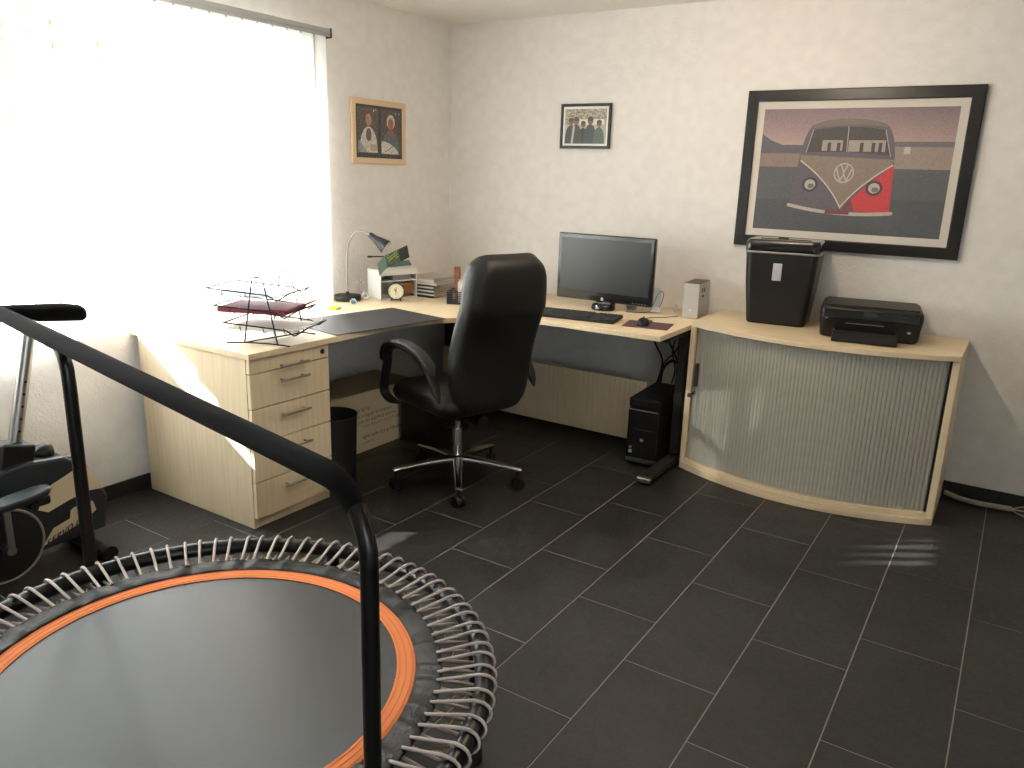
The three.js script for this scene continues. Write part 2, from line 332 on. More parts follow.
// ---------------------------------------------------------------- vertical blind
{
  const t = thing('vertical_blind', 'white vertical slat blind drawn across the bright window', 'blind', [0, 0, 0]);
  const zA = 1.15, zB = 4.5, X = 0.085, yt = 2.125;
  part('headrail', [span(0.055, 0.115, 2.135, 2.16, zA, zB, 0.003), span(0.058, 0.063, 2.12, 2.136, zA, zB, 0.001), span(0.107, 0.112, 2.12, 2.136, zA, zB, 0.001)], M.alu, t);
  part('end_cap', span(0.052, 0.118, 2.116, 2.163, zA - 0.006, zA, 0.002), M.greyDark, t);
  const W = 0.0885, P = 0.0875;
  const make = (bottom, twist) => {
    const nz = 4, ny = 20, pos = [], idx = [];
    for (let j = 0; j <= ny; j++) {
      const y = bottom + (yt - bottom) * (j / ny), up = Math.max(0, (y - 1.62) / (yt - 1.62)), a = (9 + twist * Math.min(1, up * 2.6)) * D;
      for (let i = 0; i <= nz; i++) { const s = (i / nz - 0.5) * W, bow = 0.004 * (1 - (2 * i / nz - 1) ** 2); pos.push(s * Math.sin(a) + bow * Math.cos(a), y, s * Math.cos(a) - bow * Math.sin(a)); }
    }
    for (let j = 0; j < ny; j++) for (let i = 0; i < nz; i++) { const q = j * (nz + 1) + i; idx.push(q, q + 1, q + nz + 1, q + 1, q + nz + 2, q + nz + 1); }
    const g = new THREE.BufferGeometry(); g.setAttribute('position', new THREE.Float32BufferAttribute(pos, 3)); g.setIndex(idx); g.computeVertexNormals(); return g;
  };
  const gs = { n: make(0.7478, 0), d: make(0.7625, 0), t: make(0.7478, -34) }; [0.90, 0.89, 0.86, 0.82, 0.775].forEach((b, i) => { gs['s' + i] = make(b, 0); }); let short = 0;
  for (let z = zA + P / 2; z < zB; z += P) {
    const k = z > 2.28 && z < 2.70 && short < 5 ? 's' + short++ : z > 2.84 && z < 3.16 ? 't' : z < 2.35 ? 'd' : 'n';
    const m = part('slat', gs[k], M.slat, t); m.position.set(X, 0, z); m.rotation.y = rr(-1.2, 1.2) * D;
  }
  shadow(t);
}

// ---------------------------------------------------------------- L-shaped desk
const DY = 0.76, TT = 0.025;
{
  const t = thing('corner_desk', 'large maple L-shaped corner desk with rounded inner corner', 'desk', [0, 0, 0]);
  const inner = []; const b0 = [0.79, 1.56], b1 = [0.80, 0.86], b2 = [1.38, 0.845];
  for (let i = 0; i <= 18; i++) { const u = i / 18; inner.push([(1 - u) ** 2 * b0[0] + 2 * u * (1 - u) * b1[0] + u * u * b2[0], (1 - u) ** 2 * b0[1] + 2 * u * (1 - u) * b1[1] + u * u * b2[1]]); }
  part('tabletop', metre(slab([[0.004, 0.006], [1.9, 0.006], [1.9, 0.845], ...inner.reverse(), [0.79, 2.3], [0.004, 2.3]], TT, 0.0015, DY - TT)), M.wood, t);
  part('modesty_panel', metre(span(0.2, 1.63, 0.035, 0.385, 0.295, 0.313)), M.wood, t);
  // right end: steel T-leg
  const leg = part('leg', [rbox(0.05, 0.66, 0.06, 0.006, 1.866, 0.385, 0.42), rbox(0.06, 0.025, 0.6, 0.008, 1.866, 0.72, 0.42)], M.blackMatt, t);
  part('foot', [rbox(0.07, 0.035, 0.74, 0.012, 1.864, 0.0275, 0.44)], M.blackMatt, leg);
  part('foot_cap', [rbox(0.074, 0.03, 0.035, 0.01, 1.864, 0.025, 0.815)], M.steel, leg);
  const leg2 = part('leg', [rbox(0.06, 0.73, 0.06, 0.006, 0.1, 0.37, 0.1)], M.blackMatt, t);
  part('cable_duct', [rbox(0.7, 0.07, 0.09, 0.006, 1.2, 0.68, 0.16)], M.blackMatt, t);
  shadow(t);
}
// pedestal with drawers
{
  const t = thing('drawer_pedestal', 'tall maple drawer pedestal under the window end of the desk', 'drawer unit', [0, 0, 0]);
  const z0 = 1.862, z1 = 2.29, x1 = 0.775;
  const H = DY - TT - 0.001;
  part('side_panel', metre(span(0.03, x1 - 0.021, 0.002, H, z1 - 0.019, z1)), M.wood, t, 'pale side panel facing the trampoline');
  part('side_panel', metre(span(0.03, x1 - 0.021, 0.002, H, z0, z0 + 0.019)), M.wood, t);
  part('carcass', metre(span(0.05, x1 - 0.05, 0.045, H - 0.004, z0 + 0.02, z1 - 0.02)), M.wood, t);
  part('plinth', metre(span(0.05, x1 - 0.022, 0.002, 0.044, z0 + 0.02, z1 - 0.02)), M.wood, t);
  const ys = [[0.673, 0.731], [0.526, 0.669], [0.379, 0.522], [0.212, 0.375], [0.05, 0.208]];
  ys.forEach(([a, b], i) => {
    const d = part('drawer', metre(span(x1 - 0.02, x1, a, b, z0 + 0.001, z1 - 0.002, 0.0025)), M.wood, t);
    const yc = i === 0 ? 0.684 : b - 0.045, zc = (z0 + z1) / 2 - 0.0;
    part('handle', [rod(V(x1 + 0.028, yc, zc - 0.075), V(x1 + 0.028, yc, zc + 0.075), 0.0055), rod(V(x1 - 0.002, yc, zc - 0.055), V(x1 + 0.028, yc, zc - 0.055), 0.0045), rod(V(x1 - 0.002, yc, zc + 0.055), V(x1 + 0.028, yc, zc + 0.055), 0.0045)], M.steel, d, 'brushed steel bar handle');
    if (i === 0) part('lock', [at(cyl(0.011, 0.011, 0.006), x1 + 0.002, 0.704, z0 + 0.04, 0, 0, Math.PI / 2)], M.greyDark, d);
  });
  shadow(t);
}

// ---------------------------------------------------------------- tambour cabinet
const CY = 0.785;
{
  const t = thing('tambour_cabinet', 'low maple cabinet with bowed grey tambour front', 'cabinet', [0, 0, 0]);
  const x0 = 1.915, x1 = 3.115, zs = 0.47, bow = 0.155;
  const front = (inset, zoff, n = 28) => Array.from({ length: n + 1 }, (_, i) => { const u = i / n, x = x0 + inset + (x1 - x0 - 2 * inset) * u, w = (x - x0) / (x1 - x0) * 2 - 1; return [x, zs + zoff + bow * (1 - w * w)]; });
  const outline = (inset, zoff) => [[x1 - inset, 0.012], [x0 + inset, 0.012], ...front(inset, zoff)];
  part('top', metre(slab(outline(0, 0.012), 0.024, 0.0015, CY - 0.024), true), M.wood, t);
  part('base', metre(slab(outline(0.001, 0.006), 0.034, 0.0015, 0.002), true), M.wood, t);
  part('base', metre(slab(outline(0.022, -0.002), 0.022, 0.0015, 0.037), true), M.wood, t);
  part('side_panel', metre(span(x0 + 0.001, x0 + 0.03, 0.037, CY - 0.025, 0.014, zs + 0.012)), M.wood, t);
  part('side_panel', metre(span(x1 - 0.03, x1 - 0.001, 0.037, CY - 0.025, 0.014, zs + 0.012)), M.wood, t);
  part('back_panel', metre(span(x0 + 0.03, x1 - 0.03, 0.06, CY - 0.025, 0.016, 0.026)), M.wood, t);
  part('edge_seal', [span(x1 - 0.041, x1 - 0.031, 0.06, CY - 0.025, zs - 0.03, zs + 0.006, 0.002)], M.blackMatt, t);
  const curtain = new THREE.Group(); curtain.name = 'tambour_door'; t.add(curtain);
  const n = 64, xa = x0 + 0.0315, xb = x1 - 0.042, pitch = (xb - xa) / n;
  const slatGeo = (() => { const w = pitch * 0.46, pts = []; for (let k = 0; k <= 5; k++) { const a = Math.PI * k / 5; pts.push([-w * Math.cos(a), 0.0026 * Math.sin(a)]); } const s = new THREE.Shape(pts.map(([a, b]) => new THREE.Vector2(a, b))); const g = new THREE.ExtrudeGeometry(s, { depth: CY - 0.025 - 0.06, bevelEnabled: false }); g.rotateX(-Math.PI / 2); g.scale(1, 1, -1); g.computeVertexNormals(); g.translate(0, 0.06, 0); return clean(g); })();
  for (let i = 0; i < n; i++) {
    const x = xa + (i + 0.5) * pitch, w = (x - x0) / (x1 - x0) * 2 - 1, z = zs - 0.022 + bow * (1 - w * w);
    const m = part('slat', slatGeo, M.tambour, curtain); m.position.set(x, 0, z); m.rotation.y = Math.atan2(bow * 4 * w / (x1 - x0), 1);
  }
  const back = front(0.0315, -0.0235); part('backing', (() => { const pos = []; for (let i = 0; i + 1 < back.length; i++) { const [ax, az] = back[i], [bx, bz] = back[i + 1], y0 = 0.06, y1 = CY - 0.025; pos.push(ax, y0, az, bx, y0, bz, bx, y1, bz, ax, y0, az, bx, y1, bz, ax, y1, az); } const g = new THREE.BufferGeometry(); g.setAttribute('position', new THREE.Float32BufferAttribute(pos, 3)); g.computeVertexNormals(); return clean(g); })(), M.tambour, t);
  part('pull_handle', [rbox(0.018, 0.12, 0.02, 0.004, x0 + 0.052, 0.515, zs + 0.012)], M.greyDark, t);
  const lk = part('lock', [at(cyl(0.009, 0.009, 0.012), x0 + 0.044, 0.42, zs + 0.008, Math.PI / 2)], M.steel, t);
  part('key', [rbox(0.003, 0.01, 0.03, 0.001, x0 + 0.044, 0.42, zs + 0.028), rbox(0.02, 0.022, 0.004, 0.002, x0 + 0.034, 0.412, zs + 0.044)], M.greyDark, lk);
  shadow(t);
}

// ---------------------------------------------------------------- office chair
{
  const t = thing('office_chair', 'high-backed black leather swivel chair on a chrome five-star base', 'office chair', [1.105, 0, 1.35], -107 * D);
  const star = part('star_base', [lathe([[0, 0.095], [0.034, 0.095], [0.036, 0.13], [0.03, 0.145], [0, 0.146]], 24), ...[0, 1, 2, 3, 4].map((k) => {
    const a = (52 + 72 * k) * D, w = -107 * D, dir = V(Math.cos(a), 0, Math.sin(a)).applyAxisAngle(V(0, 1, 0), -w), side = V(-dir.z, 0, dir.x), R = [];
    for (const [s, y, hw, hh] of [[0.02, 0.122, 0.026, 0.02], [0.1, 0.121, 0.023, 0.017], [0.2, 0.113, 0.02, 0.014], [0.28, 0.104, 0.017, 0.011], [0.315, 0.099, 0.016, 0.010], [0.325, 0.097, 0.012, 0.007]])
      R.push(Array.from({ length: 12 }, (_, i) => { const q = i / 12 * 2 * Math.PI; return dir.clone().multiplyScalar(s).addScaledVector(side, hw * Math.sign(Math.cos(q)) * Math.abs(Math.cos(q)) ** 0.6).add(V(0, y + hh * Math.sign(Math.sin(q)) * Math.abs(Math.sin(q)) ** 0.6, 0)); }));
    return loft(R);
  })], M.chrome, t);
  for (let k = 0; k < 5; k++) {
    const a = (52 + 72 * k) * D, dir = V(Math.cos(a), 0, Math.sin(a)).applyAxisAngle(V(0, 1, 0), 107 * D), c = dir.clone().multiplyScalar(0.305), ax = V(-dir.z, 0, dir.x).applyAxisAngle(V(0, 1, 0), 0.6);
    const cs = part('caster', [rod(V(c.x, 0.04, c.z), V(c.x, 0.092, c.z), 0.008), rod(V(c.x, 0.028, c.z).addScaledVector(ax, -0.006), V(c.x, 0.028, c.z).addScaledVector(ax, 0.006), 0.022, 16)], M.blackMatt, t);
    for (const s of [-1, 1]) part('wheel', [rod(V(c.x, 0.028, c.z).addScaledVector(ax, s * 0.008), V(c.x, 0.028, c.z).addScaledVector(ax, s * 0.024), 0.028, 20)], M.black, cs);
  }
  part('gas_column', [cyl(0.025, 0.025, 0.14, 0, 0.21, 0), cyl(0.015, 0.015, 0.14, 0, 0.33, 0)], M.chrome, t);
  part('tilt_mechanism', [rbox(0.2, 0.05, 0.26, 0.015, 0, 0.385, 0), rod(V(-0.06, 0.39, -0.05), V(-0.26, 0.385, -0.07), 0.007), rbox(0.07, 0.012, 0.03, 0.005, -0.27, 0.384, -0.07), rod(V(0, 0.36, -0.08), V(0, 0.36, -0.2), 0.03)], M.black, t);
  part('seat', (() => { const g = pad(0.5, 0.5, 0.11, 0.1, 0.06, (x, y, z) => V(x, 0.455 + z + 0.12 * x * x - 0.03 * Math.max(0, (y - 0.1) * 4) ** 2, y + 0.01)); return g; })(), M.leather, t);
  const lean = 11 * D;
  part('backrest', pad(0.445, 0.725, 0.13, 0.11, 0.07, (x, y, z) => {
    const s = y + 0.36, w = 1 - 0.10 * Math.max(0, (s - 0.45) / 0.27) ** 2 - 0.12 * Math.max(0, (0.2 - s) / 0.2), zz = z + 0.3 * x * x + 0.035 * Math.sin(Math.min(1, s / 0.5) * Math.PI) - 0.01 + 0.03 * Math.max(0, (s - 0.5) / 0.22);
    return V(x * w, 0.435 + s * Math.cos(lean) + zz * Math.sin(lean), -0.235 - s * Math.sin(lean) + zz * Math.cos(lean));
  }), M.leather, t);
  for (const s of [-1, 1]) {
    const pts = [[-0.235, 0.50], [-0.20, 0.575], [-0.14, 0.645], [-0.05, 0.69], [0.06, 0.705], [0.14, 0.69], [0.185, 0.66], [0.19, 0.61], [0.205, 0.55], [0.222, 0.49], [0.215, 0.45], [0.17, 0.43], [0.1, 0.425]];
    const cv = new THREE.CatmullRomCurve3(pts.map(([z, y]) => V(0, y, z))), sweep = (u0, u1, hw, hh, lift, n = 30) => {
      const R = [];
      for (let i = 0; i <= n; i++) {
        const u = u0 + (u1 - u0) * i / n, p = cv.getPoint(u), tg = cv.getTangent(u), e = Math.min(1, Math.min(i, n - i) / 2 + 0.25);
        R.push(Array.from({ length: 14 }, (_, k) => { const q = k / 14 * 2 * Math.PI, cx = Math.sign(Math.cos(q)) * Math.abs(Math.cos(q)) ** 0.6, sy = Math.sign(Math.sin(q)) * Math.abs(Math.sin(q)) ** 0.6; return p.clone().add(V(s * 0.275 + hw * e * cx, 0, 0)).addScaledVector(V(0, tg.z, -tg.y), hh * e * sy + lift); }));
      }
      return loft(R);
    };
    const arm = part('armrest', sweep(0, 1, 0.022, 0.013, 0), M.black, t);
    part('arm_pad', sweep(0.12, 0.60, 0.03, 0.012, 0.017), M.leather, arm);
  }
  shadow(t);
}

// ---------------------------------------------------------------- trampoline with handlebar
{
  const cx = 1.861, cz = 3.323, H = 0.355, RR = 0.643;
  const t = thing('mini_trampoline', 'round black mini trampoline with orange ring and padded handlebar', 'trampoline', [cx, 0, cz]);
  part('rim', at(new THREE.TorusGeometry(RR, 0.022, 14, 128), 0, H, 0, Math.PI / 2), M.tubeBlack, t);
  const disc = (r0, r1, y, n = 128, m = 3) => {
    const pos = [], uv = [], idx = [];
    for (let j = 0; j <= m; j++) for (let i = 0; i <= n; i++) { const a = i / n * 2 * Math.PI, r = r0 + (r1 - r0) * j / m; pos.push(r * Math.cos(a), typeof y === 'function' ? y(a, j / m, r) : y, r * Math.sin(a)); uv.push(r * Math.cos(a), r * Math.sin(a)); }
    for (let j = 0; j < m; j++) for (let i = 0; i < n; i++) { const q = j * (n + 1) + i; idx.push(q, q + 1, q + n + 1, q + 1, q + n + 2, q + n + 1); }
    const g = new THREE.BufferGeometry(); g.setAttribute('position', new THREE.Float32BufferAttribute(pos, 3)); g.setAttribute('uv', new THREE.Float32BufferAttribute(uv, 2)); g.setIndex(idx); g.computeVertexNormals(); return g;
  };
  part('jumping_mat', [disc(0.0005, 0.45, H + 0.000, 128, 8), disc(0.0005, 0.45, H - 0.003, 128, 2)], M.mat, t);
  const ring = part('mat_ring', disc(0.441, 0.484, (a, v) => H + 0.002 + 0.0015 * Math.sin(v * Math.PI)), M.orange, t, 'orange woven edge ring');
  for (const r of [0.448, 0.4625, 0.477]) part('stitching', at(new THREE.TorusGeometry(r, 0.0008, 6, 128), 0, H + 0.0038, 0, Math.PI / 2), std(0xe37c40, 0.8), ring);
  const puff = (a) => 0.0035 * Math.sin(a * 45) + 0.002 * Math.sin(a * 31 + 1.3) + 0.002 * Math.sin(a * 67 + 0.4);
  part('edge_sleeve', (() => {
    const R = [], n = 270;
    for (let i = 0; i < n; i++) { const a = i / n * 2 * Math.PI, ring = [], q = puff(a); for (let k = 0; k < 14; k++) { const b = k / 14 * 2 * Math.PI, rx = 0.031 + q * 0.25, ry = 0.012 + q; const r = 0.5155 + rx * Math.cos(b), y = H + 0.001 + ry * Math.sin(b) * (1 - 0.2 * Math.cos(b)); ring.push(V(r * Math.cos(a), y, r * Math.sin(a))); } R.push(ring); }
    return loft(R, false, true);
  })(), M.vinyl, t, 'puckered black vinyl sleeve');
  // elastic cords: out over the rim, round it and back below
  const n = 90, prof = [[0.535, 0.008], [0.58, 0.0165], [0.622, 0.0252], [0.642, 0.0265], [0.660, 0.021], [0.6692, 0.007], [0.6688, -0.008], [0.659, -0.0215], [0.641, -0.0265], [0.6, -0.02], [0.535, -0.008]];
  const cordGeo = tube(prof.map(([r, y], i) => V(r, y, (i / (prof.length - 1) - 0.5) * 0.006)), 0.0039, 30, 7);
  for (let k = 0; k < n; k++) { const m = part('elastic_cord', cordGeo, M.cord, t); m.position.y = H; m.rotation.y = ((k + (k % 2 ? -0.04 : 0.04)) / n) * 2 * Math.PI + rr(-0.004, 0.004); }
  for (let k = 0; k < n; k += 2) {
    const a = (k + 0.5) / n * 2 * Math.PI, r = 0.575 + rr(-0.012, 0.015), c = V(r * Math.cos(a), H - 0.026, r * Math.sin(a)), u = V(Math.cos(a), 0, Math.sin(a)), w = V(-u.z, 0, u.x);
    const L = (da, db, dy, ea, eb, ey) => rod(c.clone().addScaledVector(u, da).addScaledVector(w, db).add(V(0, dy, 0)), c.clone().addScaledVector(u, ea).addScaledVector(w, eb).add(V(0, ey, 0)), 0.0016, 5);
    part('cord_knot', [L(-0.012, 0, 0, 0.014, 0.001, 0.003), L(0.002, -0.002, 0, 0.014, rr(0.008, 0.014), 0.008), L(0.004, 0.002, 0, 0.012, -rr(0.008, 0.014), 0.007), at(new THREE.IcosahedronGeometry(0.0045, 1), c.x, c.y, c.z)], M.twine, t);
  }
  for (let k = 0; k < 6; k++) {
    const a = (11.5 + 60 * k) * D, r = RR - 0.002, x = r * Math.cos(a), z = r * Math.sin(a);
    const l = part('leg', [rod(V(x, 0.03, z), V(x, H - 0.014, z), 0.016, 16), rod(V(x, H - 0.075, z), V(x, H - 0.02, z), 0.0195, 16)], M.tubeBlack, t);
    part('rubber_foot', [lathe([[0, 0.001], [0.021, 0.001], [0.022, 0.006], [0.02, 0.045], [0.016, 0.05]], 20).translate(x, 0, z)], M.blackMatt, l);
  }
  // handlebar: posts stand on the legs at both ends of a diameter
  const PR = V(2.494 - cx, 0, 3.435 - cz), PL = V(1.232 - cx, 0, 3.199 - cz), d = V().subVectors(PL, PR).normalize(), up = V(0, 1, 0), HB = 1.0;
  const P = (s, y) => PR.clone().addScaledVector(d, s).addScaledVector(up, y);
  const path = [[0, 0.2], [0, 0.6], [0, 0.88]]; for (let k = 1; k <= 8; k++) { const a = k / 8 * Math.PI / 2; path.push([0.11 * (1 - Math.cos(a)), 0.88 + 0.12 * Math.sin(a)]); } path.push([0.5, HB], [1.0, HB], [1.5, HB], [2.0, HB]);
  const fr = path.map(([s, y], i) => { const a = path[Math.max(0, i - 1)], b = path[Math.min(path.length - 1, i + 1)]; return { p: P(s, y), t: V().subVectors(P(b[0], b[1]), P(a[0], a[1])).normalize() }; });
  part('handlebar_tube', rings(fr, 0.015, 16), M.tubeBlack, t);
  const gp = path.slice(6).map(([s, y]) => [s, y]);
  const g2 = gp.map(([s, y], i) => { const a = gp[Math.max(0, i - 1)], b = gp[Math.min(gp.length - 1, i + 1)]; return { p: P(s, y), t: V().subVectors(P(b[0], b[1]), P(a[0], a[1])).normalize(), r: i === 0 ? 0.0175 : i === gp.length - 1 ? 0.022 : 0.0174 + 0.001 * i }; });
  part('foam_grip', rings(g2, 0.0265, 20), M.foam, t, 'thick black foam handlebar grip');
  const SL = 1.335;
  part('handlebar_post', [rings([[SL, 0.2], [SL, 0.55], [SL, 0.88], [SL + 0.004, 0.93], [SL + 0.018, 0.965], [SL + 0.045, 0.988], [SL + 0.09, 0.998]].map(([s, y], i, A) => { const a = A[Math.max(0, i - 1)], b = A[Math.min(A.length - 1, i + 1)]; return { p: P(s, y), t: V().subVectors(P(b[0], b[1]), P(a[0], a[1])).normalize() }; }), 0.0175, 16)], M.tubeBlack, t);
  for (const [s, e] of [[0, 0], [SL, 0.05]]) part('clamp', [rbox(0.05 + e, 0.035, 0.05, 0.006, P(s, 0).x + e / 2, 0.3, P(s, 0).z), rbox(0.05 + e, 0.03, 0.05, 0.006, P(s, 0).x + e / 2, 0.23, P(s, 0).z)], M.blackMatt, t);
  shadow(t);
}

// ---------------------------------------------------------------- exercise bike by the window
{
  const t = thing('exercise_bike', 'dark exercise bike with beige stripe standing below the window', 'exercise bike', [0.33, 0, 0]);
  const side = (pts, w, bev = 0.006) => { const g = plate(pts.map(([z, y]) => [-z, y]), w, bev); g.rotateY(Math.PI / 2); g.translate(0, 0, -0.018); return g; }; // outline [z, y], width along x
  part('housing', side([[2.735, 0.07], [2.71, 0.2], [2.745, 0.275], [2.80, 0.365], [2.86, 0.405], [2.99, 0.42], [3.2, 0.40], [3.34, 0.30], [3.36, 0.16], [3.28, 0.06]], 0.13, 0.012), M.bikeBody, t);
  part('stripe', side([[2.728, 0.238], [2.735, 0.252], [2.782, 0.352], [2.80, 0.356], [2.88, 0.325], [2.96, 0.297], [3.02, 0.285], [2.985, 0.236], [2.94, 0.21], [2.85, 0.235], [2.78, 0.245]], 0.133, 0.001), M.beige, t, 'beige swoosh stripe');
  // label flash with its lettering
  const cv = document.createElement('canvas'); cv.width = 512; cv.height = 256; const c = cv.getContext('2d');
  c.fillStyle = '#c9b998'; c.fillRect(0, 0, 512, 256); c.fillStyle = '#23262a'; c.font = 'bold italic 82px sans-serif'; c.fillText('SERVO C', 70, 200);
  const tx = new THREE.CanvasTexture(cv); tx.colorSpace = THREE.SRGBColorSpace;
  const lab = side([[2.975, 0.085], [2.93, 0.142], [2.868, 0.158], [2.86, 0.19], [2.845, 0.198], [2.80, 0.19], [2.775, 0.2], [2.765, 0.16], [2.80, 0.138], [2.87, 0.116]], 0.134, 0.0008);
  { const q = clean(lab), p = q.attributes.position, uv = q.attributes.uv; for (let i = 0; i < p.count; i++) { const a = (2.975 - p.getZ(i)) / 0.21, y = p.getY(i) - 0.085 - 0.36 * (2.975 - p.getZ(i)) + 0.03; uv.setXY(i, a, 0.1 + y / 0.1); } part('label', q, std(0xffffff, 0.5, { map: tx }), t, 'beige flash with dark lettering'); }
  const hub = V(0.07, 0.135, 3.085);
  part('guard_ring', at(new THREE.TorusGeometry(0.135, 0.005, 10, 56), 0.068, 0.135, 3.085, 0, Math.PI / 2), std(0x8d8579, 0.4), t, 'pale ring around the crank');
  part('hub_disc', at(cyl(0.13, 0.13, 0.008, 0, 0, 0, 48), 0.066, 0.135, 3.085, 0, 0, Math.PI / 2), M.blackMatt, t);
  part('crank', [rod(V(0.06, 0.135, 3.085), V(0.125, 0.135, 3.085), 0.016, 20), rbox(0.016, 0.18, 0.026, 0.005, 0.108, 0.215, 3.08)], M.steel, t);
  const ped = part('pedal', (() => { const R = []; for (const [y, k] of [[-0.014, 0.75], [-0.008, 0.95], [0.004, 1], [0.011, 0.97], [0.014, 0.9]]) R.push(Array.from({ length: 28 }, (_, i) => { const a = i / 28 * 2 * Math.PI; return V(0.17 + 0.045 * k * Math.sign(Math.cos(a)) * Math.abs(Math.cos(a)) ** 0.7, 0.335 + y - 0.12 * 0.085 * k * Math.sin(a), 3.055 + 0.1 * k * Math.sign(Math.sin(a)) * Math.abs(Math.sin(a)) ** 0.8); })); return loft(R); })(), M.bikeBody, t);
  part('pedal_weight', [rod(V(0.13, 0.305, 3.03), V(0.21, 0.305, 3.03), 0.014, 14), rbox(0.05, 0.035, 0.05, 0.01, 0.17, 0.312, 2.99)], M.black, ped);
  part('crank', [rbox(0.016, 0.18, 0.026, 0.005, -0.108, 0.06, 3.066)], M.steel, t);
  part('pedal', [rbox(0.09, 0.025, 0.19, 0.01, -0.165, 0.03, 3.066)], M.bikeBody, t);
  // main frame, sleeve, knob and post
  part('frame_tube', [rod(V(0, 0.40, 2.97), V(0, 0.36, 2.79), 0.024, 18), rod(V(0, 0.36, 2.79), V(0, 0.04, 2.76), 0.022, 18), rod(V(0, 0.35, 3.25), V(0, 0.04, 3.42), 0.022, 18)], M.bikeBody, t);
  part('post_sleeve', [at(rbox(0.1, 0.17, 0.12, 0.012), 0, 0.405, 3.0, -0.24)], M.black, t);
  part('adjusting_knob', [at(lathe([[0, -0.03], [0.014, -0.03], [0.015, 0.015], [0.03, 0.024], [0.036, 0.045], [0.032, 0.066], [0.014, 0.076], [0, 0.076]], 10), 0, 0.425, 2.925, -Math.PI / 2 - 0.1)], M.black, t);
  const dirP = V(0, 0.35, -0.085).normalize(), p0 = V(0, 0.44, 2.985), p1 = p0.clone().addScaledVector(dirP, 0.5);
  part('post', [rod(p0, p1, 0.023, 20)], M.steel, t, 'silver post with adjusting holes');
  for (let k = 0; k < 5; k++) { const q = p0.clone().addScaledVector(dirP, 0.09 + 0.045 * k); part('post_hole', [at(cyl(0.0045, 0.0045, 0.002), q.x + 0.0225, q.y, q.z, 0, 0, Math.PI / 2)], M.blackMatt, t); }
  part('foam_grip', rings([[2.672, 0.915, 0.008], [2.675, 0.917, 0.022], [2.69, 0.92, 0.031], [2.75, 0.93, 0.034], [2.85, 0.94, 0.032], [2.95, 0.95, 0.03], [3.05, 0.955, 0.03], [3.16, 0.955, 0.03], [3.168, 0.955, 0.012]].map(([z, y, r]) => ({ p: V(0, y, z), t: V(0, 0, 1), r })), 0.03, 20), M.foam, t);
  for (const z of [2.79, 3.44]) { const s = part('stabiliser', [rod(V(-0.2, 0.032, z), V(0.2, 0.032, z), 0.026, 18)], M.bikeBody, t); for (const k of [-1, 1]) part('end_cap', [rod(V(k * 0.185, 0.032, z), V(k * 0.215, 0.032, z), 0.0305, 18)], M.black, s); }
  shadow(t);
}

// ---------------------------------------------------------------- pictures on the walls
function canvasTex(w, h, draw) { const c = document.createElement('canvas'); c.width = w; c.height = h; draw(c.getContext('2d'), w, h); const t = new THREE.CanvasTexture(c); t.colorSpace = THREE.SRGBColorSpace; return t; }
function picture(name, label, category, pos, turn, w, h, bar, depth, frameMat, matW, tex, matColor, gloss) {
  const t = thing(name, label, category, pos, turn);
  const o = [[-w / 2, -h / 2], [w / 2, -h / 2], [w / 2, h / 2], [-w / 2, h / 2]], i = o.map(([x, y]) => [x - Math.sign(x) * bar, y - Math.sign(y) * bar]);
  part('frame', metre(plate(o, depth, Math.min(0.004, bar * 0.2), { holes: [i] }).translate(0, 0, depth / 2)), frameMat, t);
  const b = part('mount', box(w - 2 * bar + 0.004, h - 2 * bar + 0.004, 0.004, 0, 0, depth * 0.45), matColor, t);
  const pw = w - 2 * bar - 2 * matW, ph = h - 2 * bar - 2 * matW, pg = new THREE.PlaneGeometry(pw, ph); pg.translate(0, 0, depth * 0.45 + 0.0025);
  part('print', pg, gloss ? phys(0xffffff, 0.5, { map: tex, clearcoat: 1, clearcoatRoughness: 0.06 }) : std(0xffffff, 0.5, { map: tex }), t);
  shadow(t); return t;
}
